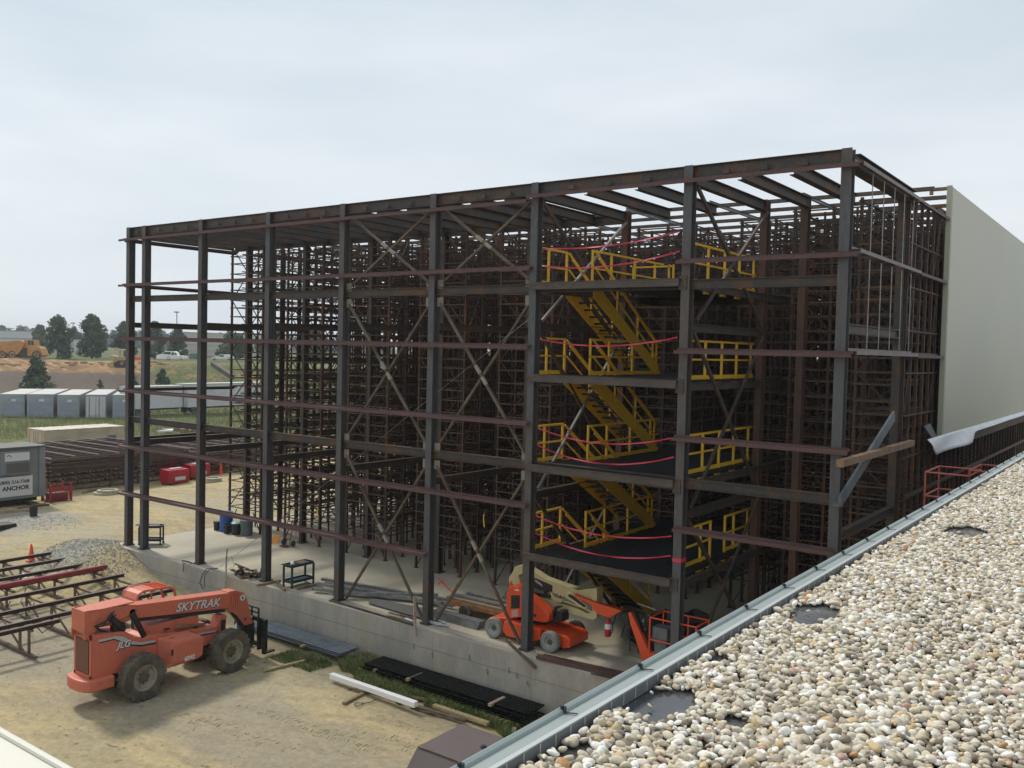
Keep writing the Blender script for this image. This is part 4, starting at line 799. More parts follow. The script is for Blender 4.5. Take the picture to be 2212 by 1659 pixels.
q = MB(); q.prism([(-34.62+.02*0, 26.55, 0)]*3, (0, 0, 0)) if False else None
a_ = math.radians(-65)
q = MB(); q.bar((-34.62+.283*math.cos(a_)-.09, 26.55+.283*math.sin(a_)-.02, .56), (-34.62+.283*math.cos(a_)+.09, 26.55+.283*math.sin(a_)+.07, .56), .01, .03); q.bar((-34.62+.283*math.cos(a_)-.03, 26.55+.283*math.sin(a_)+.0, .48), (-34.62+.283*math.cos(a_)+.05, 26.55+.283*math.sin(a_)+.04, .48), .01, .09); q.build('emblem', M['sign'], gb_)
# hand truck and orange shovel
dx, dy = -31.45, 26.25; t = thing('hand_truck', 'dark red hand truck leaning by the rack feet behind the fourth column', 'hand truck', (dx, dy, 0))
q = MB()
for i in (-.2, .2): q.tube([(dx+i, dy, .1), (dx+i, dy+.25, 1.15), (dx+i*.8, dy+.3, 1.25)], .018, 6)
for z in (.3, .55, .8, 1.05): q.tube([(dx-.2, dy+.03+.22*z, z), (dx+.2, dy+.03+.22*z, z)], .014, 6)
q.build('frame', M['hand'], t); q = MB(); q.box(dx-.22, dx+.22, dy-.25, dy+.02, .02, .04); q.build('toe_plate', M['hand'], t)
for i in (-.3, .3): wheel(t, (dx+i, dy+.12, .14), X_, .14, .07, 0, 'hub', .5, 'rubber', 1)
t = thing('shovel', 'orange bladed shovel propped beside the hand truck', 'shovel', (dx-.55, dy-.1, 0)); q = MB(); q.prism([(dx-.75, dy-.3, .03), (dx-.45, dy-.15, .06), (dx-.4, dy+.02, .42), (dx-.68, dy-.1, .44)], (0, -.015, .01)); q.build('blade', mat('amber_blade', (.75, .30, .04), .5), t); q = MB(); q.tube([(dx-.55, dy-.08, .3), (dx-.3, dy+.4, 1.5)], .018, 6); q.build('handle', M['woodnew'], t)
t = thing('bundle', 'bundle of thin rods leaning against the rack behind the sixth column', 'rod bundle', (-18, 26, 0))
for k in range(13): q = MB(); x = -19.1+k*.075; q.bar((x, 25.7+.03*(k % 3), .02), (x+.75+.04*(k % 4), 26.9, 1.9+.2*(k % 3)), .022, .022); q.build('rod', M['brace'], t)
# loose material along the slab edge
def board(name, a, b, w, h, m, lab, cat='board', grp=None, bevel=.003):
    q = MB(); q.bar(a, b, w, h); return tag(q.build(name, M[m], bevel=bevel), lab, cat, grp)
Q6 = zz(600, 1380, .14467); Q9 = zz(960, 1420, .14467); Q4 = zz(600, 1200, .28933)
board('timber', at(Q6(290, 580), .04), at(Q6(700, 490), .04), .1, .07, 'wood', 'weathered timber under the teal cart, sticking out over the slab edge')
board('timber', at(Q6(640, 520), .10), at(Q6(775, 655), .05), .1, .06, 'wood', 'short timber crossing in front of the teal cart wheels')
board('timber', at(Q6(985, 640), .04), at(Q6(1400, 540), .04), .1, .07, 'wood', 'timber to the right of the teal cart, under the grey studs')
g_ = 'grey metal studs and channels strewn along the slab'
for k, (a, b, h, w) in enumerate((((1420, 490), (3900, 900), .05, .15), ((1480, 555), (3700, 960), .05, .15), ((1330, 585), (3500, 930), .09, .13), ((1260, 665), (3400, 880), .06, .2), ((1520, 780), (3420, 800), .13, .14))):
    lab = ('backmost grey stud of the strewn pile', 'second grey stud from the back of the pile', 'grey stud lying across the middle of the pile', 'wide grey channel at the left front of the pile', 'bright grey stud lying on top of the front of the pile')[k]
    A, Bq = at(Q6(*a), .06), at(Q6(*b), .06); q = MB(); A.z += h; Bq.z += h
    q.bar(A, Bq, w, .012, Z, (0, .04)); q.bar(A, Bq, .012, .08, Z, (w/2, 0)); q.bar(A, Bq, .012, .08, Z, (-w/2, 0)); tag(q.build('metal_stud', M['galv'] if k > 1 else M['stud'] if 'stud' in M else M['galv']), lab, 'metal stud', g_)
q = MB(); q.prism([at(Q4(*u), .05) for u in ((1120, 1020), (1600, 1110), (1580, 1200), (1110, 1065))], (0, 0, .02)); tag(q.build('sheet_metal', M['grey2'] if 'grey2' in M else M['grey']), 'flat dark grey sheet lying beside the slab edge', 'metal sheet')
q = MB(); A, Bq = at(Q9(870, 830), .0), at(Q9(1680, 1050), .0)
for k in range(5): q.bar(A+V(0, .0+k*.012, .03+.045*k), Bq+V(0, k*.012, .03+.045*k), .42-.03*k, .038)
tag(q.build('panel_stack', M['galv']), 'flat stack of ribbed pale metal sheets in front of the wagon wheels', 'sheet stack')
board('angle_iron', at(Q6(1550, 835), .02), at(Q6(3000, 1260), .02), .07, .05, 'beam', 'long rusty angle iron lying on the very edge of the slab', 'angle iron')
for k, (a, b, m) in enumerate((((90, 765), (510, 870), 'wood'), ((280, 800), (520, 880), 'girt'), ((60, 820), (480, 915), 'wood'), ((370, 870), (500, 920), 'sign'))): board('offcut', at(Q9(*a), .03+.03*(k % 2)), at(Q9(*b), .03+.03*(k % 2)), .09, .04, m, ('upper pale', 'red-brown', 'lower pale', 'short whitish')[k]+' offcut in the scrap left of the sixth column foot', 'offcut', 'offcuts beside the sixth column')
q = MB(); z5 = zz(1150, 1300, .28933)
A, Bq = at(z5(670, 1180), .06), at(z5(1480, 1350), .06)
for k in range(2): q2 = MB(); q2.bar(A+V(.1*k, -.02+.16*k, .0), Bq+V(1.2, -.02+.16*k, 0), .15, .1); tag(q2.build('steel_channel', M['girt']), ('front', 'rear')[k]+' red-brown channel of the pair on the slab edge by the boom lift', 'steel channel')
for k in range(4): board('steel_strip', at(z5(1130+40*k, 1325+8*k), .02+.03*k)+V(0, .02*k, 0), at(z5(1400, 1375), .02+.03*k)+V(1.4, .05*k, 0), .05, .025, 'beam', ('lowest', 'second', 'third', 'top')[k]+' thin dark strip in the bundle at the parapet end of the slab edge', 'steel strip', 'thin strips bundled on the slab edge')
board('pale_pipe', at(z5(660, 1140), .05), at(z5(1500, 1335), .05)+V(.8, 0, 0), .045, .045, 'khaki', 'long pale pipe lying behind the red-brown channels', 'pipe')
board('loose_brace', onY(z5(395, 1035), 21.36), onY(z5(655, 1280), 21.34), .07, .07, 'brace', 'brown brace angle hanging down over the slab edge by the boom lift wheel', 'brace')
t = thing('scrap_pile', 'heap of bent brown steel scrap on the slab edge left of the teal cart', 'scrap pile', at(Q6(150, 430), 0)); rs = random.Random(5)
for k in range(22):
    c = at(Q6(150, 430), 0)+V(rs.uniform(-.75, .5), rs.uniform(-.25, .3), .03+rs.random()*.25); d = V(rs.uniform(-1, 1), rs.uniform(-.6, .6), rs.uniform(-.35, .35)).normalized()*rs.uniform(.15, .45); q = MB(); q.bar(c-d, c+d, rs.uniform(.06, .16), .03); q.build('scrap_piece', M[rs.choice(('brace', 'beam', 'rack'))], t)
t = thing('rope_coil', 'tangle of grey rope at the foot of the sixth column', 'rope', at(Q9(900, 960), 0)); q = MB(); c = at(Q9(900, 960), .03)
for k in range(5): q.tube([c+V(math.cos(a*.7+k)*(.15+.1*k)+.1*math.sin(a*3), math.sin(a*.7+k)*.12, .02+.03*(k % 3)) for a in range(9)], .018, 5)
q.build('rope', M['decal'], t)
def stake(xy, top, lab):
    t = thing('edge_stake', lab, 'stake', xy[0]); q = MB(); q.tube([xy[1], xy[0]+V(.01, 0, .4), xy[0]+V(0, 0, top)], .03, 7); q.build('pole', M['white2'] if 'white2' in M else M['wood'], t); return t
z2 = zz(440, 1180, .14467); p0 = onY(z2(865, 1640), 21.36)
t = stake((p0, onY(zz(0, 1200, .28933)(1950, 940), 21.3)), .0, 'peeling pale stake standing at the slab edge right of the third column'); q = MB(); q.tube([p0, onY(z2(885, 1330), 21.36)], .022, 6); q.tube([p0+V(0, 0, .3), p0+V(.25, .05, .45), p0+V(.45, .05, .1), p0+V(.1, 0, -.1)], .008, 5); q.build('pole', M['brace'], t)
q = MB(); q.tube([onY(z2(760, 1640), 21.5), onY(z2(1480, 1090), 24), onY(zz(800, 900, .28933)(130, 1000), 24.5), onY(zz(800, 900, .28933)(900, 370), 22.4), onY(zz(800, 450, .28933)(1820, 1190), D)], .009, 5); tag(q.build('guy_cable', M['galv']), 'thin steel cable rising from the slab edge to the sixth column', 'cable')
q = MB(); zA = zz(100, 1400, .28933); q.tube([onY(zA(1540, 70), 21.5), onY(zA(1440, 75), 21.38), onY(zA(1400, 130), 21.36), onY(zA(1380, 200), 21.36), onY(zA(1410, 255), 21.35)], .014, 6); q.tube([onY(zA(1530, 75), 21.5), onY(zA(1460, 85), 21.38), onY(zA(1425, 130), 21.36), onY(zA(1418, 240), 21.36)], .012, 6); tag(q.build('cable', M['black']), 'black cable looping down the retaining wall', 'cable')
q = MB(); c = onY(zA(1260, 30), 21.45); q.tube([c+V(-.4, .1, .03), c+V(-.2, 0, .08), c+V(-.05, .1, .05), c+V(.1, 0, .1), c+V(.3, .1, .03)], .035, 6); q.tube([c, c+V(-.02, -.1, .0), c+V(.0, -.12, -.3)], .02, 5); tag(q.build('rag', M['brace']), 'brown rag bundle hanging over the slab edge near the third column', 'rag')
s0 = onY(Q9(530, 490), 21.36); t = thing('edge_stake', 'pale pinkish stake with frayed lower end at the slab edge left of the sixth column', 'stake', s0); q = MB(); q.bar(s0, onY(Q9(535, 1000), 21.36), .1, .04, X_); q.bar(onY(Q9(540, 900), 21.33), onY(Q9(555, 1180), 21.33), .06, .03, X_); q.build('pole', M['pinkwood'], t)
q = MB(); q.lathe([(0, 0), (.06, .0), (.07, .03), (0, .07)], onY(zz(1500, 1420, .14467)(775, 90), 22.2), n=7); tag(q.build('paper_scrap', M['white']), 'white scrap of paper lying on the lowest grating platform', 'paper scrap')
for k, (x, y) in enumerate(((684, 268), (495, 425), (912, 345), (2118, 340))):
    p_ = onY(Q4(x, y), 27.0); q = MB(); q.prism([p_+V(0, -.1, .22), p_+V(.04, -.1, .24), p_+V(.03, -.1, 0), p_+V(.08, -.1, -.25), p_+V(.03, -.1, -.3), p_+V(-.02, -.1, 0)], (0, -.01, 0)); tag(q.build('ribbon', M['yellow'] if k != 1 else M['cone']), ('yellow ribbon tied to the second rack row', 'orange ribbon tied low on the second rack row', 'yellow ribbon tied to the third rack row beside the fifth column', 'yellow ribbon tied to the right of the fifth rack row')[k], 'ribbon')

# ------------------------------------------------------------------ yard in front of the wall
Q2 = zz(0, 1200, .28933)
# stacked joist frames bottom left
fx_ = [-29.7, -30.2-.0, -31.68, -33.49, -35.02, -36.26, -37.77, -39.24]
fx_ = [-30.15, -31.68, -33.49, -35.02, -36.26, -37.77, -39.24]
zt_ = -.35
fr2 = thing('steel_frame_panel', 'near group of stacked brown joist frames lying in the yard left of the telehandler', 'steel frame', (-31, 15, -1.35)); fr3 = thing('steel_frame_panel', 'far group of stacked brown joist frames with the red pipe on top', 'steel frame', (-37, 15, -1.3))
for i, x in enumerate([-29.55]+fx_):
    t = fr2 if x > -34 else fr3; ye = 19.8 if i else 15.2; q = MB(); q.ib((x, 8.5, zt_-.06), (x, ye, zt_-.06), .12, .13, .014); q.build('long_beam', M['darkbeam'], t)
    for y in (8.8, 10.6, 12.4, 14.2, 16.0, 17.8, 19.4):
        if y > ye: continue
        zb = zg(x, y)+.03; q = MB(); q.box(x-.035, x+.035, y-.035, y+.035, zb, zt_-.12); q.build('upright', M['tansteel'], t)
for y in (8.8, 10.6, 12.4, 14.2, 16.0, 17.8, 19.4):
    for t, xa, xb in ((fr2, -33.9, -29.5 if y < 15.5 else -30.1), (fr3, -39.6, -34.6)):
        q = MB(); q.bar((xa, y+.08, zt_-.19), (xb, y+.08, zt_-.19), .09, .08); q.build('cross_member', M['tansteel'], t)
        zb0_, zb1_ = zg(xa, y)+.08, zg(xb, y)+.08
        q = MB(); q.bar((xa, y, zb0_), (xb+.4, y, zb1_), .12, .07); q.build('bottom_member', M['tansteel'], t)
        for k in range(2): x = xa+(xb-xa)*(k+.2)/2; q = MB(); q.bar((x, y, zt_-.2), (x+(xb-xa)*.3, y, -1.25), .05, .05); q.build('diagonal', M['tansteel'], t)
q = MB(); q.tube([(-34.75, 8.0, zt_+.07), (-34.75, 19.75, zt_+.07)], .10, 14); tag(q.build('red_pipe', M['redpipe'], smooth=True), 'long dark red pipe lying across the stacked joist frames', 'pipe')
for k, (a, b, c_) in enumerate((((250, 985), (180, 1100), (300, 1060)), ((0, 1060), (40, 1010), (90, 1050)), ((200, 1170), (260, 1250), (470, 1245)))):
    P = [at(Q2(*u), -.9) for u in (a, b, c_)]; q = MB(); q.tube([P[0]+V(0, 0, .5), P[1]+V(0, 0, .2), P[1].lerp(P[2], .5)-V(0, 0, .3), P[2]+V(0, 0, .0)], .02, 6); tag(q.build('cable', M['black']), ('black cable hanging from the third joist frame beam', 'black cable at the left picture edge in the joist frames', 'black cable loop on the ground under the near joist frames')[k], 'cable')
def cone(p, lab, h=.72):
    t = thing('traffic_cone', lab, 'traffic cone', p, 'orange traffic cones'); q = MB(); q.box(p.x-.18, p.x+.18, p.y-.18, p.y+.18, p.z, p.z+.03); q.build('base', M['cone'], t, bevel=.01); q = MB(); q.lathe([(.14, .03), (.035, h), (0, h)], p, n=18); q.build('body', M['cone'], t, smooth=True)
p = at(Q2(270, 790), -1.2); p.z = zg(p.x, p.y); cone(p, 'orange cone among the stacked joist frames')
p = at(zz(280, 980, .28933)(940, 715), -.3); p.z = zg(p.x, p.y); cone(p, 'orange cone standing right of the red bins', .85)
p = at(zz(280, 980, .28933)(860, 470), -.3); p.z = zg(p.x, p.y); cone(p, 'distant orange cone beyond the red bins', .8)
q = MB(); p = at(Q2(600, 780), -1.15); q.lathe([(0, .0), (.3, .0), (.38, .3), (.3, .42), (0, .45)], p, n=10); tag(q.build('rubbish_bag', M['black']), 'black rubbish bag among the joist frames near the gravel heap', 'bag')
q = MB(); p = at(Q2(650, 790), -1.1); q.lathe([(0, .0), (.12, .0), (.15, .16), (.04, .3), (0, .3)], p, n=8); tag(q.build('plastic_bag', M['sign']), 'pale plastic bag beside the black rubbish bag', 'bag')
q = MB(); p = at(Q2(210, 870), -1.2); q.box(p.x-.3, p.x+.35, p.y-.12, p.y+.12, p.z+.06, p.z+.2); q.box(p.x-.2, p.x+.1, p.y-.1, p.y+.1, p.z+.2, p.z+.3); tag(q.build('white_scrap', M['sign'], bevel=.04), 'crumpled white scrap under the joist frames left of the cone', 'scrap')
p = at(Q2(1090, 730), -.7); board('plank', p+V(-1.1, .55, .55), p+V(.75, -.1, -.15), .2, .04, 'woodnew', 'pale plank leaning down the gravel heap at the wall corner', 'plank')
rs = random.Random(11)
def rubble(n, cx, cy, rx, ry, s0, s1, m, lab, seed):
    r = random.Random(seed); q = MB()
    for k in range(n):
        a = r.uniform(0, 6.28); d = math.sqrt(r.random()); x = cx+math.cos(a)*rx*d; y = cy+math.sin(a)*ry*d
        if y > 21.3 and x > -37.4: continue
        s_ = r.uniform(s0, s1); z = zg(x, y); b = Matrix.Rotation(r.uniform(0, 6), 3, V(r.random(), r.random(), r.random()+.1)); vs = [b @ V(i*s_*r.uniform(.6, 1.2), j_*s_*r.uniform(.6, 1.2), k_*s_*r.uniform(.5, 1))+V(x, y, z) for i in (-.5, .5) for j_ in (-.5, .5) for k_ in (-.5, .5)]
        q.add(vs, [(0, 1, 3, 2), (4, 6, 7, 5), (0, 4, 5, 1), (2, 3, 7, 6), (0, 2, 6, 4), (1, 5, 7, 3)])
    return tag(q.build('rubble', m), lab, 'gravel', kind='stuff')
M['stone'] = mat('crushed_stone', (.34, .325, .28), .9, 0, (.27, .26, .225), 3)
M['sand'] = mat('sand_clod', (.36, .30, .18), .95)
rubble(3500, -37.4, 20.7, 3.0, 1.9, .015, .055, M['stone'], 'grey crushed stone heaped at the corner of the slab', 1)
rubble(900, -46.5, 22.6, 4.0, 1.5, .015, .05, M['stone'], 'patch of crushed stone beyond the gravel heap', 2)
rubble(420, -23.6, 21.25, 1.0, .18, .04, .10, M['stone'], 'line of pale stones along the wall foot behind the metal decking', 3)
rubble(900, -24, 13, 11, 7, .01, .045, M['sand'], 'small clods scattered over the sandy yard', 4)
# metal roof decking stack with a timber on it
t = thing('metal_decking', 'blue-grey corrugated metal decking sheets stacked beside the wall', 'metal decking', (-24, 20.8, -1.42))
for k in range(3):
    q = MB(); y0, y1 = 20.28+.02*k, 21.12+.02*k; pr_ = []; n = 7
    for i in range(n): yy = y0+(y1-y0)*i/n; st_ = (y1-y0)/n; pr_ += [(yy, 0), (yy+st_*.60, 0), (yy+st_*.63, .07), (yy+st_*.93, .07)]
    pr_.append((y1, 0)); xa, xb = -26.6+.05*k, -21.75+.06*k; z = -1.20+.045*k
    for (a, za), (b, zb_) in zip(pr_, pr_[1:]): q.add([(xa, a, z-za), (xb, a, z-za), (xb, b, z-zb_), (xa, b, z-zb_)], [(0, 1, 2, 3)])
    o = q.build('sheet', M['deck'], t); m_ = o.modifiers.new('t', 'SOLIDIFY'); m_.thickness = .004
board('timber', at(Q4(525, 1440), -1.2), at(Q4(720, 1375), -1.2), .09, .07, 'woodnew', 'pale timber laid across the metal decking', 'timber')
board('timber', at(Q4(200, 1655), -1.42)+V(0, 0, .02), at(Q4(640, 1540), -1.42), .1, .06, 'woodnew', 'long pale timber on the ground in front of the metal decking', 'timber')
# black grating bundles
t = thing('grating_bundle', 'long stack of black bar grating panels lying by the foot of the wall', 'grating stack', (-17.4, 20.9, -1.7)); a0, a1 = V(-20.6, 20.55, 0), V(-14.25, 20.75, 0)
for k in range(5):
    q = MB(); z = -1.56+.085*k; xo = .12*math.sin(k*2.1); xa, xb = -20.6+xo+(0 if k == 4 else .1), -14.25+xo; ya, yb = 20.32-.03*k*(k < 4), 21.2
    q.box(xa, xb, ya, ya+.01, z, z+.05); q.box(xa, xb, yb-.01, yb, z, z+.05)
    y = ya
    while y < yb: q.box(xa, xb, y, y+.012, z, z+.045); y += .075 if k == 4 else .15
    x = xa
    while x < xb: q.box(x, x+.022, ya, yb, z+.035, z+.052); x += .10 if k == 4 else .3
    q.build('grating_panel', M['grating2'], t)
for k, (x, y, m) in enumerate(((-20.0, 20.2, 'wood'), (-18.6, 20.2, 'woodnew'), (-15.4, 20.18, 'pinkwood'))): q = MB(); q.box(x, x+.1, y, y+.7, -1.30+.04*k, -1.22+.04*k); q.build('spacer', M[m], t)
wbm = MB(); a, b = at(zz(700, 1560, .3255)(395, 395), -1.32), at(zz(700, 1560, .3255)(1045, 618), -1.32); wbm.bar(a, b, .17, .16); tag(wbm.build('white_beam', M['whitebeam'], bevel=.01), 'long bright white box beam lying on the ground', 'beam')
P7 = zz(700, 1560, .3255)
for k, (a, b, w, h, m, lab) in enumerate((((490, 612), (690, 510), .12, .09, 'wood', 'short grey timber sticking out from under the left of the white beam'), ((690, 505), (850, 430), .12, .09, 'wood', 'short grey timber behind the left half of the white beam'), ((860, 530), (1285, 610), .12, .06, 'wood', 'grey plank behind the right end of the white beam'), ((1000, 620), (1430, 745), .13, .07, 'brace', 'dark brown timber continuing past the white beam end'), ((1180, 625), (1600, 765), .16, .09, 'woodnew', 'pale timber lying in front of the grating stack'), ((1060, 668), (1190, 685), .05, .03, 'brace', 'thin dark strip on the sand near the white beam end'))): board('timber', at(P7(*a), -1.5), at(P7(*b), -1.52), w, h, m, lab, 'timber')
p = at(P7(1680, 745), -1.62); t = thing('broken_pallet', 'broken wooden pallet with short slats at the right end of the grating stack', 'pallet', p)
for k in range(6): q = MB(); c = p+V(-.5+.17*k, .12-.03*k, .12); q.bar(c-V(.02, .18, 0), c+V(.02, .18, 0), .09, .02); q.build('slat', M['woodnew'], t)
for j_ in (-.15, .12): q = MB(); q.bar(p+V(-.6, j_+.1, .06), p+V(.5, j_-.1, .04), .04, .08); q.build('runner', M['wood'], t)
board('timber_block', at(P7(1790, 840), -1.62), at(P7(1800, 800), -1.55), .12, .08, 'woodnew', 'short pale block at the parapet end of the grating stack', 'timber')
q = MB(); P = [at(P7(*u), -1.52)+V(0, 0, .015) for u in ((740, 582), (690, 605), (640, 615), (600, 605), (570, 620), (590, 637), (625, 625), (635, 605))]; q.tube(P, .012, 5); tag(q.build('wire_loop', M['black']), 'loop of black wire on the sand below the white beam', 'wire')
# grass at the wall foot
def grass(n, fn, lab, seed, h=(.08, .3), col='grass'):
    r = random.Random(seed); q = MB()
    for _ in range(n):
        x, y = fn(r); z = zg(x, y)-.01
        for _k in range(3):
            a = r.uniform(0, 6.28); hh = r.uniform(*h); l = V(math.cos(a), math.sin(a), 0)*hh*.5; w = V(-math.sin(a), math.cos(a), 0)*.008; b = V(x+r.uniform(-.04, .04), y+r.uniform(-.04, .04), z)
            q.add([b-w, b+w, b+l*.5+w*.7+V(0, 0, hh*.7), b+l*.5-w*.7+V(0, 0, hh*.7), b+l+V(0, 0, hh)], [(0, 1, 2, 3), (3, 2, 4)])
    return tag(q.build('grass', M[col]), lab, 'grass', kind='stuff')
M['grass'] = mat('weed_grass', (.12, .17, .045), .8, 0, (.20, .21, .08), 1.5, (.4, .6), .3, 6)
def f1(r):
    while 1:
        x = r.uniform(-22.8, -13.2); y = r.uniform(18.9, 21.38); e = 19.9+.45*noise.noise(V(x*.6, 0, 4))*2+(.35 if x < -21.5 else 0)-(.45 if -21.3 < x < -18 else 0)
        if x < -21.65 and y > 20.15: continue
        if y > e and noise.noise(V(x*1.1, y*1.4, 0)) > -.28: return x, y
grass(14000, f1, 'green weeds and grass along the foot of the retaining wall', 1)
def f2(r): x = r.uniform(-23.8, -21.8); return x, r.uniform(19.2, 20.2)
grass(1500, f2, 'thin grass beside the telehandler forks', 2, (.04, .14))
def f3(r):
    u = r.uniform(96, 150); w_ = r.uniform(-25, 45); return -.87*u+.49*w_, .49*u+.87*w_
grass(16000, f3, 'rough tall verge grass between the yard and the trailers', 3, (.3, .9))
# dark brown hood against the near building
zh = 4.0; q = MB(); c1, c2, c3, c4 = at(P7(1385, 768), zh), at(P7(1060, 945), zh), at(P7(1450, 1080), zh), at(P7(1775, 885), zh)
ya, yb, xa = (c1.y+c4.y)/2, (c2.y+c3.y)/2, (c1.x+c2.x)/2
q.prism([(xa, ya, zh), (xa, yb, zh), (xa-.05, yb-.95, zh-1.1), (xa-.05, yb-.95, zh-1.3), (xa, ya, zh-1.3)], (-1.87-xa-.02, 0, 0)); hd = q.build('roof_hood', M['hood']); tag(hd, 'dark brown folded metal hood projecting from the near building wall', 'metal hood')
q = MB(); q.bar((xa+.02, yb, zh+.004), (-1.9, yb, zh+.004), .03, .012); o = q.build('seam', M['brace'], hd); q = MB(); q.lathe([(.05, 0), (.03, .03), (0, .03)], (xa+.65, (ya+yb)/2+.05, zh), n=8); q.build('bolt', M['black'], hd)
q = MB(); q.box(-7.5, -1.9, -1.2, 1.62, 6.9, 7.40); q.bar((-7.5, 1.60, 7.405), (-1.9, 1.60, 7.405), .03, .025); tag(q.build('lower_roof_edge', M['whiteroof'], bevel=.02), 'smooth off-white roof ledge in the bottom left corner', 'roof ledge')

# scissor lift in the alley beyond the roof edge
sx = thing('scissor_lift', 'dull red scissor lift platform rails rising beyond the roof edge', 'scissor lift', (-4.0, 23.4, -1.5))
for k, (x0, x1, y0, y1) in enumerate(((-4.62, -3.7, 22.6, 24.1), (-3.7, -2.5, 22.6, 24.1))):
    zt = 6.3+(.13 if k else 0); q = MB()
    for z in (zt, zt-.55):
        for a, b in (((x0, y0), (x1, y0)), ((x1, y0), (x1, y1)), ((x1, y1), (x0, y1)), ((x0, y1), (x0, y0))): q.tube([(*a, z), (*b, z)], .022, 6)
    for a in ((x0, y0), (x1, y0), (x1, y1), (x0, y1)): q.tube([(*a, zt), (*a, zt-1.15)], .022, 6)
    q.build('guard_rail', M['redrail'], sx)
q = MB(); q.box(-4.65, -2.45, 22.55, 24.15, 5.0, 5.14); q.build('platform_floor', M['grey'], sx); q = MB(); q.box(-3.6, -3.1, 22.5, 22.9, 5.8, 6.1); q.build('control_box', M['grey'], sx)
for k in range(5):
    for y in (22.7, 24.0): q = MB(); z0, z1 = -.6+1.1*k, .5+1.1*k; q.bar((-4.5, y, z0), (-2.6, y, z1), .05, .12, Y_); q.bar((-2.6, y+.06, z0), (-4.5, y+.06, z1), .05, .12, Y_); q.build('scissor_arm', M['redrail'], sx)
q = MB(); q.box(-4.7, -2.4, 22.6, 24.1, -1.3, -.65); q.build('base', M['redrail'], sx, bevel=.03)
for x in (-4.3, -2.8):
    for y in (22.6, 24.1): wheel(sx, (x, y, -1.28), Y_, .22, .16, 0, 'hub', .5, 'rubber', -1)

# tyre tracks pressed into the sand
q = MB(); rr = random.Random(8)
for (a, b) in (((700, 690), (1010, 800)), ((560, 830), (1120, 905)), ((600, 880), (1000, 960)), ((250, 830), (640, 900)), ((410, 890), (800, 985)), ((-300, 620), (300, 860)), ((-900, 700), (100, 1010)), ((-1100, 560), (-200, 930))):
    A, Bq = at(P7(*a), -1.5), at(P7(*b), -1.5); d = (Bq-A); n = int(d.length/.11); d.normalize(); w_ = Z.cross(d)
    for i in range(n):
        if rr.random() < .5 or noise.noise(V(i*.07, a[0]*.01, 0)) < -.1: continue
        for sgn in (-1, 1):
            c = A+d*(.11*i+rr.uniform(-.03, .03)+.05*sgn)+w_*(.12*sgn+rr.uniform(-.04, .04)+.25*math.sin(i*.05)); z = zg(c.x, c.y); l = rr.uniform(.03, .09); q.bar(V(c.x, c.y, z+.006)-w_*l-d*.02*sgn, V(c.x, c.y, z+.006)+w_*l+d*.02*sgn, rr.uniform(.02, .04), .010)
tag(q.build('tyre_tracks', M['sand2']), 'churned tyre tracks running across the sandy yard', 'tyre tracks', kind='stuff')
# ------------------------------------------------------------------ left yard, mid distance
R1 = zz(0, 720, .28933); CAMP = V(0, 0, CAMZ); FH = V(-math.sin(HEAD), math.cos(HEAD), 0); RH = V(math.cos(HEAD), math.sin(HEAD), 0)
def deep(q, d): return CAMP+ray(*q)*d
M['office'] = mat('grey_unit_paint', (.20, .22, .235), .55, 0, (.17, .185, .2), 1); M['roofdark'] = mat('dark_unit_roof', (.10, .105, .105), .7)
u = thing('site_unit', 'dark grey wheeled site unit with white signs at the left picture edge', 'site trailer', (-52, 22, zg(-52, 22)))
q = MB(); q.box(-53.3, -51.0, 16.5, 25.35, .1, 2.9); q.build('body', M['office'], u, bevel=.03); q = MB(); q.box(-53.4, -50.9, 16.4, 25.42, 2.902, 2.98); q.build('roof', M['roofdark'], u)
q = MB(); q.box(-50.998, -50.93, 25.0, 25.34, .12, 2.89); q.build('corner_post', M['office'], u)
q = MB(); q.box(-50.997, -50.82, 22.9, 24.45, 1.5, 2.76); q.build('cabinet', M['office'], u, bevel=.02); q = MB(); q.box(-50.818, -50.80, 23.2, 24.4, 1.58, 2.12); q.build('cabinet_window', M['roofdark'], u)
q = MB(); q.box(-50.818, -50.79, 23.1, 24.4, 2.24, 2.68); q.build('small_sign', M['sign'], u); q = MB(); q.tube([(-50.785, 23.2+.04*k, 2.5+.07*math.sin(k*.6)) for k in range(7)], .02, 5); q.build('sign_swoosh', M['black'], u)
q = MB(); q.box(-50.997, -50.96, 21.6, 24.65, .28, 1.0+.35); 
q.build('large_sign', M['sign'], u)
text_mesh('sign_lettering', '(800) 216-7368', M['black'], .25, (-50.955, 23.7, 1.06), Y_, Z, u, bold=.006); text_mesh('sign_lettering', 'ANCHOR', M['black'], .33, (-50.955, 23.75, .72), Y_, Z, u, bold=.01)
q = MB(); q.box(-53.0, -51.2, 17, 25.0, -.1, .08); q.tube([(-52.1, 25.0, 0), (-52.1, 26.3, -.05)], .05, 6); q.build('chassis', M['black'], u)
for y in (20.5, 21.6):
    for x, f in ((-51.2, 1), (-53.1, -1)): wheel(u, (x, y, zg(x, y)+.36), X_, .36, .24, 0, 'hub', .55, 'rubber', f)
b = thing('wire_basket', 'red mesh sided stillage standing right of the grey site unit', 'stillage', (-51.4, 26.2, zg(-51.4, 26.2))); z0 = zg(-51.4, 26.2)
for (x, y) in ((-51.0, 25.65), (-51.0, 26.85), (-51.9, 25.65), (-51.9, 26.85)): q = MB(); q.box(x-.05, x+.05, y-.05, y+.05, z0, z0+1.0); q.build('corner_post', M['red'], b)
q = MB()
for k in range(13): y = 25.65+.1*k; q.box(-51.01, -50.99, y-.012, y+.012, z0+.1, z0+.85); q.box(-51.91, -51.89, y-.012, y+.012, z0+.1, z0+.85)
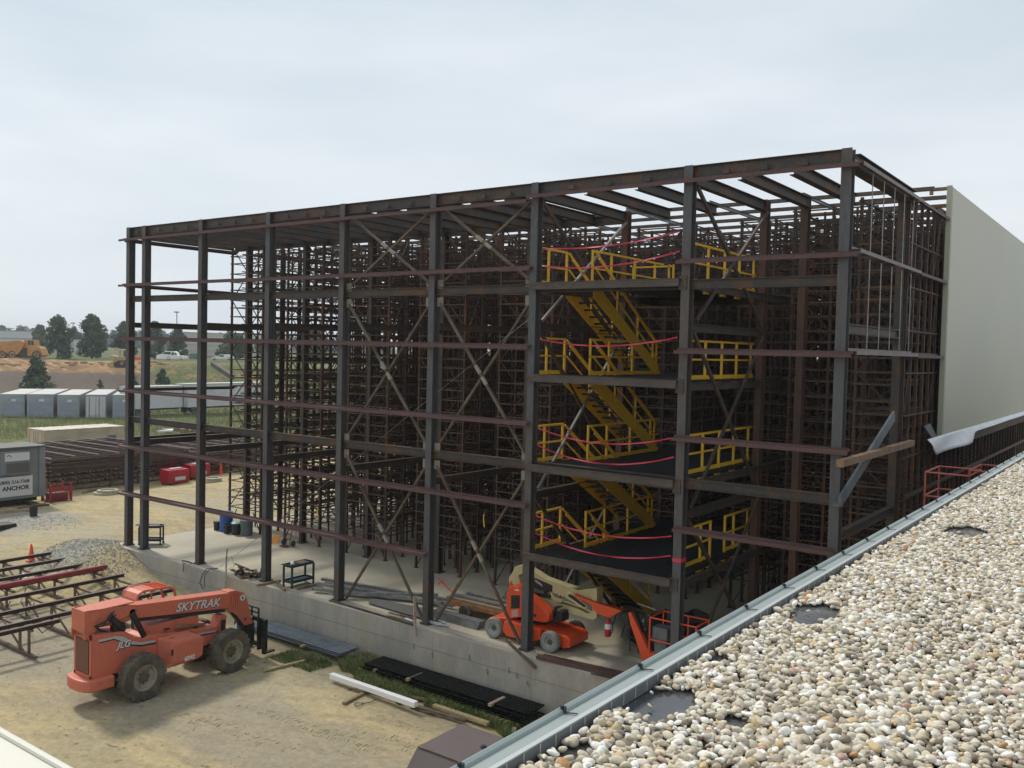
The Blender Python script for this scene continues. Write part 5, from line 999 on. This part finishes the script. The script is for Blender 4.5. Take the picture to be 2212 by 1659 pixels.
for k in range(8): z = z0+.1+.1*k; q.box(-51.01, -50.99, 25.65, 26.85, z-.012, z+.012); q.box(-51.91, -51.89, 25.65, 26.85, z-.012, z+.012)
q.box(-51.9, -51.0, 25.65, 26.85, z0+.08, z0+.12); q.build('mesh_side', M['red'], b); q = MB(); q.box(-51.8, -51.1, 25.75, 26.75, z0+.12, z0+.5); q.build('contents', M['roofdark'], b, bevel=.08)
def manhole(x, y, lab):
    z = zg(x, y); t = thing('concrete_ring', lab, 'concrete ring', (x, y, z)); q = MB(); q.lathe([(0, .0), (.72, .0), (.72, .12), (0, .12)], (x, y, z), n=32); q.build('base_disc', M['conc'], t, smooth=True); q = MB(); q.lathe([(.60, .0), (.60, .13), (.42, .13), (.42, .06), (0, .06)], (x+.05, y+.08, z+.12), n=32); q.build('top_ring', M['conc'], t, smooth=True)
M['conc'] = mat('pale_concrete', (.42, .385, .29), .9, 0, (.33, .3, .23), 3)
manhole(-51.7, 29.35, 'pale concrete ring on a disc, right of the red stillage'); manhole(-51.3, 36.4, 'pale concrete ring on a disc, in front of the red bins')
x, y = at(Q2(290, 365), -.6).xy; z = zg(x, y); t = thing('bucket', 'lone black bucket on the gravel patch in the open yard', 'bucket', (x, y, z)); q = MB(); q.lathe([(.17, 0), (.21, .48), (.20, .48), (.16, .03), (0, .03)], (x, y, z), n=22); q.build('body', M['bucket'], t, smooth=True)
p = at(Q2(30, 490), -.75); q = MB(); q.prism([(p.x-.9, p.y-.9, zg(p.x, p.y)-.02), (p.x-.5, p.y+.45, zg(p.x, p.y)-.02), (p.x+.3, p.y+.5, zg(p.x, p.y)-.02), (p.x+.3, p.y-.9, zg(p.x, p.y)-.02)], (0, 0, .26)); tag(q.build('crate', M['bucket'], bevel=.04), 'low black crate at the left picture edge below the site unit', 'crate')
p = at(Q2(60, 322), -.5); q = MB(); q.tube([p+V(-1.0, -2.2, .1), p+V(.1, 1.1, .1)], .2, 14); tag(q.build('rusty_pipe', M['rustbeam'], smooth=True), 'short rusty pipe lying below the grey site unit', 'pipe')
for k, (a, c, m) in enumerate((((160, 205), (265, 245), 'black'), ((150, 275), (390, 232), 'wood'), ((300, 258), (425, 240), 'brace'), ((430, 222), (545, 192), 'brace'))):
    A, Bq = at(Q2(*a), -.45), at(Q2(*c), -.45); A.z = zg(A.x, A.y)+.06; Bq.z = zg(Bq.x, Bq.y)+.06; board('timber', A, Bq, .1 if k < 3 else .03, .08, m, ('dark bar lying beside the site unit hitch', 'brown timber lying right of the site unit chassis', 'thin brown timber in front of the red stillage', 'thin rod on the sand in front of the red stillage')[k], 'timber')
A, Bq = at(Q2(715, 125), -.4), at(Q2(870, 85), -.4); A.z += .1; Bq.z += .1; board('timber', A, Bq, .12, .1, 'wood', 'grey timber lying left of the concrete ring', 'timber')
# stacked rack frames out in the yard
st = thing('rack_frame_stack', 'large brown lattice stack of rack frames lying flat in the yard behind the site unit', 'stacked frames', (-58, 34, -.3))
rs = random.Random(9); z0 = -.32
for seg, (ya, yb, zt) in enumerate(((27.2, 36.5, 1.8), (37.2, 46.0, 1.35))):
    k = ya
    while k < yb-.1:
        q = MB(); q.bar((-63.4+rs.uniform(-.4, .3), k, zt), (-53.9+rs.uniform(-.2, .9)*(seg == 0), k+rs.uniform(-.2, .3), zt), .07, .07); q.build('top_bar', M['palebar'], st); k += 1.45
    nx = 11
    for i in range(nx):
        x = -63.2+i*.93
        for z in (zt-.08, zt-.38): q = MB(); q.bar((x, ya, z), (x, yb, z), .06, .07); q.build('long_rail', M['rack2'], st)
    z = z0+.12
    while z < zt-.5:
        for x in (-53.95, -56.2, -60, -63.2): q = MB(); q.bar((x, ya, z), (x, yb, z), .07, .08); q.build('long_rail', M['rack2'], st)
        z += .27
    k = ya
    inn = MB()
    while k <= yb:
        for x in ((-53.95, -56.2, -60, -63.2) if int(k*10) % 3 == 0 else (-56.2, -60)): inn.box(x-.04, x+.04, k-.04, k+.04, z0, zt-.1)
        inn.bar((-53.9, k, z0+.1), (-53.9, k+.8, zt-.6), .04, .04, X_); inn.bar((-53.95, k, .3), (-63.2, k, .3), .08, .1); inn.bar((-53.95, k, zt-.3), (-63.2, k, zt-.3), .08, .08); k += .93
    for i in range(34):
        x = -63.2+i*.28
        for z in (zt-.22, zt-.5, zt-.75): inn.bar((x, ya, z+rs.uniform(-.05, .05)), (x, yb, z+rs.uniform(-.05, .05)), .05, .09)
    tag(inn.build('frame_web', M['rack2'], st), kind='stuff')
for k, (x0, x1, y0, y1, lab) in enumerate(((-53.3, -52.2, 33.9, 35.4, 'nearest red lidded bin with a white label, in front of the frame stack'), (-53.9, -52.9, 36.0, 37.5, 'second red lidded bin, just behind the nearest one'), (-56.9, -55.3, 38.9, 40.5, 'large red bin at the back beside the orange cone'), (-57.6, -56.2, 36.0, 38.2, 'red bin furthest back, mostly behind the frame stack'))):
    z = zg(x0, y0); h = 1.05 if k < 2 else 1.35; t = thing('skip_bin', lab, 'bin', ((x0+x1)/2, (y0+y1)/2, z), 'red bins in the yard')
    q = MB(); q.prism([(x0, y0, z+.14), (x0, y0, z+h-.16), (x0+.1, y0, z+h), (x1-.05, y0, z+h-.05), (x1, y0, z+h-.2), (x1, y0, z+.14)], (0, y1-y0, 0)); q.build('body', M['red2'], t, bevel=.02)
    q = MB(); q.box(x1+.002, x1+.02, y0+.45, y1-.3, z+.32, z+.55); q.build('label_plate', M['sign'], t)
    if k < 2: q = MB(); q.bar(((x0+x1)/2, y0+.4, z+h+.0), ((x0+x1)/2, y1-.3, z+h+.0), .3, .03); q.build('lid_label', M['sign'], t)
    for x in (x0+.15, x1-.15):
        for y in (y0+.15, y1-.15): q = MB(); q.lathe([(.07, -.02), (.07, .02)], (x, y, z+.07), Y_, 12); q.build('caster', M['black'], t)
q = MB(); cxa, cxb, cya, cyb = -69.4, -66.8, 33.2, 39.4
ct = thing('shipping_container', 'cream shipping container standing behind the stacked frames', 'container', (-68, 36, -.4)); q.box(cxa, cxb, cya, cyb, -.4, 2.18); q.build('body', M['cream'], ct, bevel=.02)
q = MB(); q.box(cxa-.02, cxb+.02, cya-.02, cyb+.02, 2.182, 2.22)
for k in range(9): y = cya+.3+k*.7; q.box(cxa, cxb, y, y+.06, 2.222, 2.24)
q.build('roof', M['creamtop'], ct)
for k in range(2): q = MB(); x = cxa+.06+k*1.27; q.box(x, x+1.2, cya-.05, cya-.003, -.3, 2.08); q.build('door', M['cream'], ct, bevel=.01)
for k in range(4): q = MB(); x = cxa+.35+k*.63; q.tube([(x, cya-.08, -.3), (x, cya-.08, 2.1)], .03, 6); q.build('lock_bar', M['creamtop'], ct)
q = MB(); q.box(cxb+.003, cxb+.03, 38.0, 38.7, .85, 1.55); q.build('vent', M['grey'], ct); q = MB(); q.box(cxb+.003, cxb+.05, 35.9, 37.2, 1.9, 1.97); q.box(cxb+.003, cxb+.02, 35.9, 37.2, .1, 1.88); q.build('side_hatch', M['cream'], ct)
q = MB(); rs = random.Random(4)
for k in range(14): c = at(R1(1380+rs.uniform(0, 340), 1243+rs.uniform(-8, 14)), -.4); q.box(c.x-.4, c.x+.4, c.y-.3, c.y+.3, c.z, c.z+rs.uniform(.1, .5))
tag(q.build('debris_heap', M['rustbeam'], bevel=.05), 'low heap of rusty debris beyond the left columns', 'debris')
q = MB(); c = at(R1(1440, 1245), -.3); q.prism([c+V(-.3, -.9, 0), c+V(.3, -.3, .05), c+V(.2, .5, 0), c+V(-.2, .9, .1), c+V(-.5, .2, 0)], (0, 0, .18)); tag(q.build('white_sheet', M['white']), 'crumpled white sheeting lying on the rusty debris heap', 'sheeting')

# ------------------------------------------------------------------ parked trailers
ax_ = V(-.82, .57, 0).normalized(); wd = V(.57, .82, 0).normalized()
def trailer(c, w, l, z0, z1, lab, door, legs=False, a=ax_, wdv=wd, grp='trailers parked in a row', side='trail'):
    t = thing('trailer', lab, 'trailer', (c.x, c.y, z0), grp)
    def P(s, d, z): return (c.x+wdv.x*s+a.x*d, c.y+wdv.y*s+a.y*d, z)
    q = MB(); q.prism([P(0, 0, z0), P(w, 0, z0), P(w, 0, z1), P(0, 0, z1)], a*l); q.build('body', M[side], t, bevel=.02)
    q = MB(); q.prism([P(-.03, -.03, z1+.003), P(w+.03, -.03, z1+.003), P(w+.03, -.03, z1+.1), P(-.03, -.03, z1+.1)], a*(l+.06)); q.build('roof', M['trailtop'], t)
    if door == 'roll': q = MB(); q.prism([P(.2, -.03, z0+.15), P(w-.2, -.03, z0+.15), P(w-.2, -.03, z1-.3), P(.2, -.03, z1-.3)], a*.02); q.build('roller_door', M['door2'], t)
    else:
        for s in (.1, w/2+.04): q = MB(); q.prism([P(s, -.04, z0+.1), P(s+w/2-.14, -.04, z0+.1), P(s+w/2-.14, -.04, z1-.15), P(s, -.04, z1-.15)], a*.03); q.build('door', M['trailwhite'], t); q = MB(); q.prism([P(s+.3, -.07, z0+.1), P(s+.36, -.07, z0+.1), P(s+.36, -.07, z1-.15), P(s+.3, -.07, z1-.15)], a*.02); q.build('lock_bar', M['black'], t)
    if door == 'roll': q = MB(); q.prism([P(w*.45, -.05, z1-.8), P(w*.65, -.05, z1-.8), P(w*.65, -.05, z1-.5), P(w*.45, -.05, z1-.5)], a*.01); q.build('label', M['sign'], t)
    if legs:
        for d in (1.2, 2.4):
            for s in (.2, w-.2): wheel(t, V(*P(s, d, z0-.45)), wdv, .5, .3, 0, 'hub')
        q = MB(); q.bar(P(w/2, .2, z0-.15), P(w/2, l, z0-.15), 1.0, .2); q.build('underframe', M['black'], t)
    return t
dl = ('leftmost grey roll-door trailer at the picture edge', 'blue-grey roll-door trailer, second from the left', 'grey roll-door trailer, third from the left', 'trailer with white double doors, fourth from the left', 'grey trailer just left of the corner column')
for k, (x0, x1, dz) in enumerate(((0, 190, 0), (232, 440, .03), (495, 670, 0), (738, 905, .06), (972, 1150, .08))):
    c = deep(R1(x0, 1100), 110+k*.6); c.z = 0; trailer(c, (x1-x0)*.25*110/1956, 13.5, -.72, 2.05+dz, dl[k], 'double' if k == 3 else 'roll')
a2 = V(-.05, 1, 0).normalized(); w2 = V(1, .05, 0).normalized()
trailer(V(-108.3, 63.2, 0), 2.5, 7.6, .33, 3.1, 'long white side-on trailer seen between the left columns', 'double', True, a2, w2, None, 'trailwhite'); trailer(V(-107.9, 71.0, 0), 2.5, 15, .33, 3.35, 'second long white side-on trailer, right of the first', 'double', True, a2, w2, None, 'trailwhite')

# ------------------------------------------------------------------ far bank: machines, cars, trees, sheds
def fprism(parent, pts, d, th, name, m, bevel=0): q = MB(); q.prism([deep(R1(*p), d) for p in pts], FH*th); return q.build(name, M[m], parent, bevel=bevel)
def fwheel(parent, x, y, d, r, w=.6): c = deep(R1(x, y), d); return wheel(parent, c+FH*(w/2), FH, r, w, 0, 'amber2', .5, 'rubber', -1)
dt = thing('dump_truck', 'orange articulated dump truck on the bank at the left edge', 'dump truck', deep(R1(180, 612), 187)); d = 187
fprism(dt, [(-60, 465), (170, 452), (215, 470), (190, 520), (150, 575), (60, 560), (-60, 545)], d, 3, 'tipper_body', 'amber', .05); fprism(dt, [(190, 520), (240, 500), (250, 600), (160, 605), (120, 590)], d+.6, 2, 'frame', 'darkmach')
fprism(dt, [(205, 448), (290, 448), (298, 505), (210, 520)], d+.5, 2.2, 'cab', 'amber', .05); fprism(dt, [(242, 455), (262, 455), (264, 492), (242, 492)], d+.45, .05, 'window', 'glass'); fprism(dt, [(268, 455), (286, 455), (292, 492), (270, 492)], d+.45, .05, 'window', 'glass')
fprism(dt, [(235, 500), (330, 505), (352, 525), (372, 580), (340, 600), (330, 560), (290, 550), (270, 590), (235, 590)], d+.3, 2.5, 'bonnet', 'amber', .08)
for x in (18, 102, 312): fwheel(dt, x, 578, d, .93 if x < 300 else .95)
dz_ = thing('bulldozer', 'tan tracked machine with a canopy beside the first column', 'bulldozer', deep(R1(1030, 685), 172)); d = 172
fprism(dz_, [(985, 525), (1110, 535), (1110, 545), (990, 537)], d, 2, 'canopy', 'sandpaint')
for x in (1030, 1085): fprism(dz_, [(x, 538), (x+9, 538), (x+9, 600), (x, 600)], d, .2, 'canopy_post', 'sandpaint')
fprism(dz_, [(950, 580), (1000, 590), (1100, 600), (1110, 660), (985, 660), (970, 620)], d, 1.8, 'hull', 'sandpaint', .05); fprism(dz_, [(990, 640), (1020, 625), (1110, 625), (1120, 690), (1000, 690), (985, 670)], d-.3, .6, 'track', 'darkmach', .1); fwheel(dz_, 1052, 650, d-.5, .5, .3); fprism(dz_, [(925, 655), (975, 640), (985, 690), (940, 690)], d-.6, 2.6, 'blade', 'sandpaint')
def car(name, lab, cat, out, win, whl, d, w=1.9, r=.4):
    t = thing(name, lab, cat, deep(R1(out[0][0], out[-1][1]), d)); fprism(t, out, d, w, 'body', 'white', .08)
    for k, wp in enumerate(win): fprism(t, wp, d-.04, .05 if k else .05, 'window', 'glass')
    for x, y in whl: c = deep(R1(x, y), d); wheel(t, c+FH*.12, FH, r, .25, 0, 'rim', .55, 'rubber', -1)
    return t
car('pickup_truck', 'white crew cab pickup parked on the grassy bank', 'pickup truck', [(1348, 604), (1352, 580), (1398, 570), (1424, 547), (1500, 547), (1522, 556), (1532, 584), (1602, 588), (1602, 612), (1360, 616)], [[(1405, 568), (1422, 552), (1478, 552), (1470, 575)], [(1484, 556), (1500, 556), (1506, 578), (1478, 578)], [(1508, 558), (1520, 560), (1527, 578), (1512, 578)]], [(1455, 608), (1562, 605)], 215)
car('parked_car', 'white car parked right of the pickup behind the rack edge', 'car', [(1820, 612), (1828, 600), (1870, 590), (1900, 576), (1980, 574), (2010, 600), (2010, 614)], [[(1876, 590), (1902, 579), (1935, 579), (1930, 595)]], [(1850, 612), (1980, 612)], 225)
gbx = thing('electrical_cabinet', 'green utility cabinet standing right of the pickup', 'cabinet', deep(R1(1670, 616), 225)); fprism(gbx, [(1636, 566), (1700, 562), (1700, 616), (1636, 616)], 225, 1.2, 'body', 'greenbox', .04); fprism(gbx, [(1704, 558), (1716, 558), (1716, 616), (1704, 616)], 225, 1.0, 'side_panel', 'white')
def lamp(x, y0, y1, d, lab):
    t = thing('lamp_post', lab, 'lamp post', deep(R1(x, y1), d), 'tall car park lamp posts'); q = MB(); q.tube([deep(R1(x, y1), d), deep(R1(x, y0), d)], .13, 8); q.build('pole', M['galv'], t); q = MB(); a = deep(R1(x, y0), d); q.bar(a-RH*.75, a+RH*.6, .5, .3); q.build('lamp_head', M['grey'], t, bevel=.03)
lamp(1528, 208, 585, 255, 'tall lamp post seen between the second and third columns'); lamp(632, 303, 560, 300, 'lamp post showing between the two big trees')
def shed(x0, x1, yt, zb, d0, d1, lab, m, band=None, wins=0):
    a, b = deep(R1(x0, 400), d0), deep(R1(x1, 400), d1); zt = deep(R1(x0, yt), d0).z; t = thing('warehouse', lab, 'warehouse', (a.x, a.y, zb)); q = MB(); q.prism([(a.x, a.y, zb), (b.x, b.y, zb), (b.x, b.y, zt), (a.x, a.y, zt)], FH*40); q.build('wall', M[m], t)
    q = MB(); q.prism([(a.x, a.y, zt+.02), (b.x, b.y, zt+.02), (b.x, b.y, zt+.5), (a.x, a.y, zt+.5)], FH*40-FH*.0); q.build('parapet', M['shedtrim'], t)
    for k in range(3 if band else 0): z = zb+(zt-zb)*(.25+.25*k); q = MB(); o = FH*-.08; q.bar(V(a.x, a.y, z)+o, V(b.x, b.y, z)+o, .15, .2); q.build('panel_joint', M['shedtrim'], t)
    for k in range(wins): f = (k+.5)/wins; c = a.lerp(b, f); q = MB(); q.bar(V(c.x, c.y, zb+1.2)-FH*.1, V(c.x, c.y, zb+3.6)-FH*.1, 2.6, .1, FH); q.build('dock_door', M['glass'], t)
    return t
shed(1590, 2300, 392, 4.3, 310, 330, 'cream panelled warehouse behind the pickup and the trees', 'shedcream', True, 0); shed(-400, 245, 365, 4.3, 470, 480, 'long white warehouse with dark dock doors at the far left', 'shedwhite', False, 9); shed(-400, 350, 432, 3.8, 300, 300, 'low pale wall behind the orange dump truck', 'shedwhite')
# trees
def tree(px, yb, yt, half, d, lab, seed, kind=0, grp='broad trees on the far bank', n=5200, cm='leaf'):
    r = random.Random(seed); base = deep(R1(px, yb), d); top = deep(R1(px, yt), d).z; H = top-base.z; Wd = half*.25*d/1956
    t = thing('tree' if not kind else 'conifer_bush', lab, 'tree' if not kind else 'bush', base, grp); q = MB()
    q.tube([base-V(0, 0, .3), base+V(.05*H*.1, 0, H*.4), base+V(0, 0, H*.85)], .02*H+.05, 7, .03)
    for k in range(9): a = r.uniform(0, 6.28); z = H*r.uniform(.2, .7); q.tube([base+V(0, 0, z), base+V(math.cos(a)*Wd*.7, math.sin(a)*Wd*.7, z+H*.15)], .008*H, 5, .02)
    q.build('trunk', M['bark'], t); q = MB(); lobes = []
    for k in range(46 if not kind else 40):
        zf = r.uniform(.03, .93) if not kind else r.uniform(.0, .93); prof = (math.sin(min(1, (zf+.12)*1.0)**.75*math.pi)**.55 if not kind else (1-zf)**.8)
        a = r.uniform(0, 6.28); rad = Wd*max(.1, prof)*r.uniform(.3, .8); s_ = Wd*r.uniform(.22, .40)*(1 if not kind else .35+.9*(1-zf)); lobes.append((V(math.cos(a)*rad, math.sin(a)*rad, H*zf), s_))
    ls = .05*Wd+.10
    for k in range(n):
        c, s_ = r.choice(lobes); dv = V(r.gauss(0, 1), r.gauss(0, 1), r.gauss(0, 1)).normalized()*s_*r.uniform(.55, 1.08); p = base+c+V(dv.x, dv.y, dv.z*.8)
        if p.z < base.z+.1: continue
        nrm = (dv.normalized()+V(r.gauss(0, .5), r.gauss(0, .5), r.gauss(0, .5))).normalized(); a_ = nrm.orthogonal().normalized(); b_ = nrm.cross(a_); l = ls*r.uniform(.6, 1.4); an = r.uniform(0, 6.28); e1 = a_*math.cos(an)+b_*math.sin(an); e2 = nrm.cross(e1)
        q.add([p-e1*l, p-e2*l*.6, p+e1*l*.9, p+e2*l*.7], [(0, 1, 2, 3)])
    q.build('crown', M[cm], t); return t
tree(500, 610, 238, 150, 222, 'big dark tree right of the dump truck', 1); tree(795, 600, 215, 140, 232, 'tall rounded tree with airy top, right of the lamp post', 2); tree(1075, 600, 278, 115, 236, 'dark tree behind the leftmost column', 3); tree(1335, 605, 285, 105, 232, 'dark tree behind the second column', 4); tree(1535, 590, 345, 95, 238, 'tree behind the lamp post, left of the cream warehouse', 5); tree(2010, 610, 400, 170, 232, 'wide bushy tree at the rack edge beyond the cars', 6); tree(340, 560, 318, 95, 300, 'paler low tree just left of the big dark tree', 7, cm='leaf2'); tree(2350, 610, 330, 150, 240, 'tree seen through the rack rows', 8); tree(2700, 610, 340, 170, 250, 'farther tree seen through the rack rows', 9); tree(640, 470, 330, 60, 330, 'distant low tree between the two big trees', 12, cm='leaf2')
g_ = 'conical bushes on the bank behind the trailers'
tree(310, 880, 590, 165, 165, 'largest dark conical bush, above the second trailer', 21, 1, g_, 5000); tree(865, 870, 790, 40, 160, 'tiny dark bush at the foot of the brown bank', 22, 1, g_, 300); tree(1400, 860, 690, 85, 166, 'conical bush right of the second column', 23, 1, g_, 2400); tree(1150, 850, 740, 55, 166, 'conical bush between the two leftmost columns', 24, 1, g_, 1200)
# far woods, one mass
q = MB(); r = random.Random(31)
for k in range(420):
    f = r.uniform(-900, 3300); d = r.uniform(620, 820); b = deep(R1(f, 420), d); zb = 3.5; hh = r.uniform(9, 15)+(2 if f < 300 else 0); ww = r.uniform(6, 12)
    for j_ in range(60):
        dv = V(r.gauss(0, 1), r.gauss(0, 1), abs(r.gauss(0, 1))).normalized(); p = V(b.x+dv.x*ww*(1.1-dv.z), b.y+dv.y*ww*(1.1-dv.z), zb+hh*(.1+.9*dv.z*r.uniform(.3, 1))); a_ = dv.orthogonal().normalized(); b_ = dv.cross(a_); l = r.uniform(1.4, 3); q.add([p-a_*l, p-b_*l, p+a_*l, p+b_*l], [(0, 1, 2, 3)])
tag(q.build('far_woods', M['leaffar']), 'low dark line of woods along the horizon', 'woods', kind='stuff')
q = MB(); q.bar(deep(R1(1835, 655), 150), deep(R1(2010, 770), 140), .6, .7); tag(q.build('conveyor_boom', M['darkmach']), 'dark inclined conveyor boom against the grassy bank', 'conveyor')
q = MB(); 
for k in range(3): c = deep(R1(1185+12*k, 603), 200); q.box(c.x-.4, c.x+.4, c.y-.4, c.y+.4, c.z-.5, c.z+.15)
tag(q.build('barrier', M['cone']), 'orange barriers beside the tracked machine', 'barrier')
q = MB(); rr = random.Random(2)
for k in range(60): c = at(R1(rr.uniform(380, 1080), 760), 3.9); u_ = rr.uniform(196, 205); w_ = rr.uniform(-24, 12); x, y = -.87*u_+.49*w_, .49*u_+.87*w_; s_ = rr.uniform(.15, .5); z = zg(x, y); q.box(x-s_, x+s_, y-s_, y+s_, z-.1, z+s_*.8)
tag(q.build('soil_lumps', M['soil'], bevel=.05), 'lumps of orange soil along the top of the bank', 'soil', kind='stuff')

# thin haze over the whole place
hz = MB(); hz.box(-3010, 610, -310, 3410, -8, 34); hm = bpy.data.materials.new('haze'); hm.use_nodes = True; t = hm.node_tree; t.nodes.remove(t.nodes['Principled BSDF']); pv = t.nodes.new('ShaderNodeVolumePrincipled'); pv.inputs['Color'].default_value = (.86, .93, 1, 1); pv.inputs['Density'].default_value = .00032; pv.inputs['Anisotropy'].default_value = .3
t.links.new(pv.outputs[0], t.nodes['Material Output'].inputs['Volume']); tag(hz.build('haze', hm), kind='stuff')
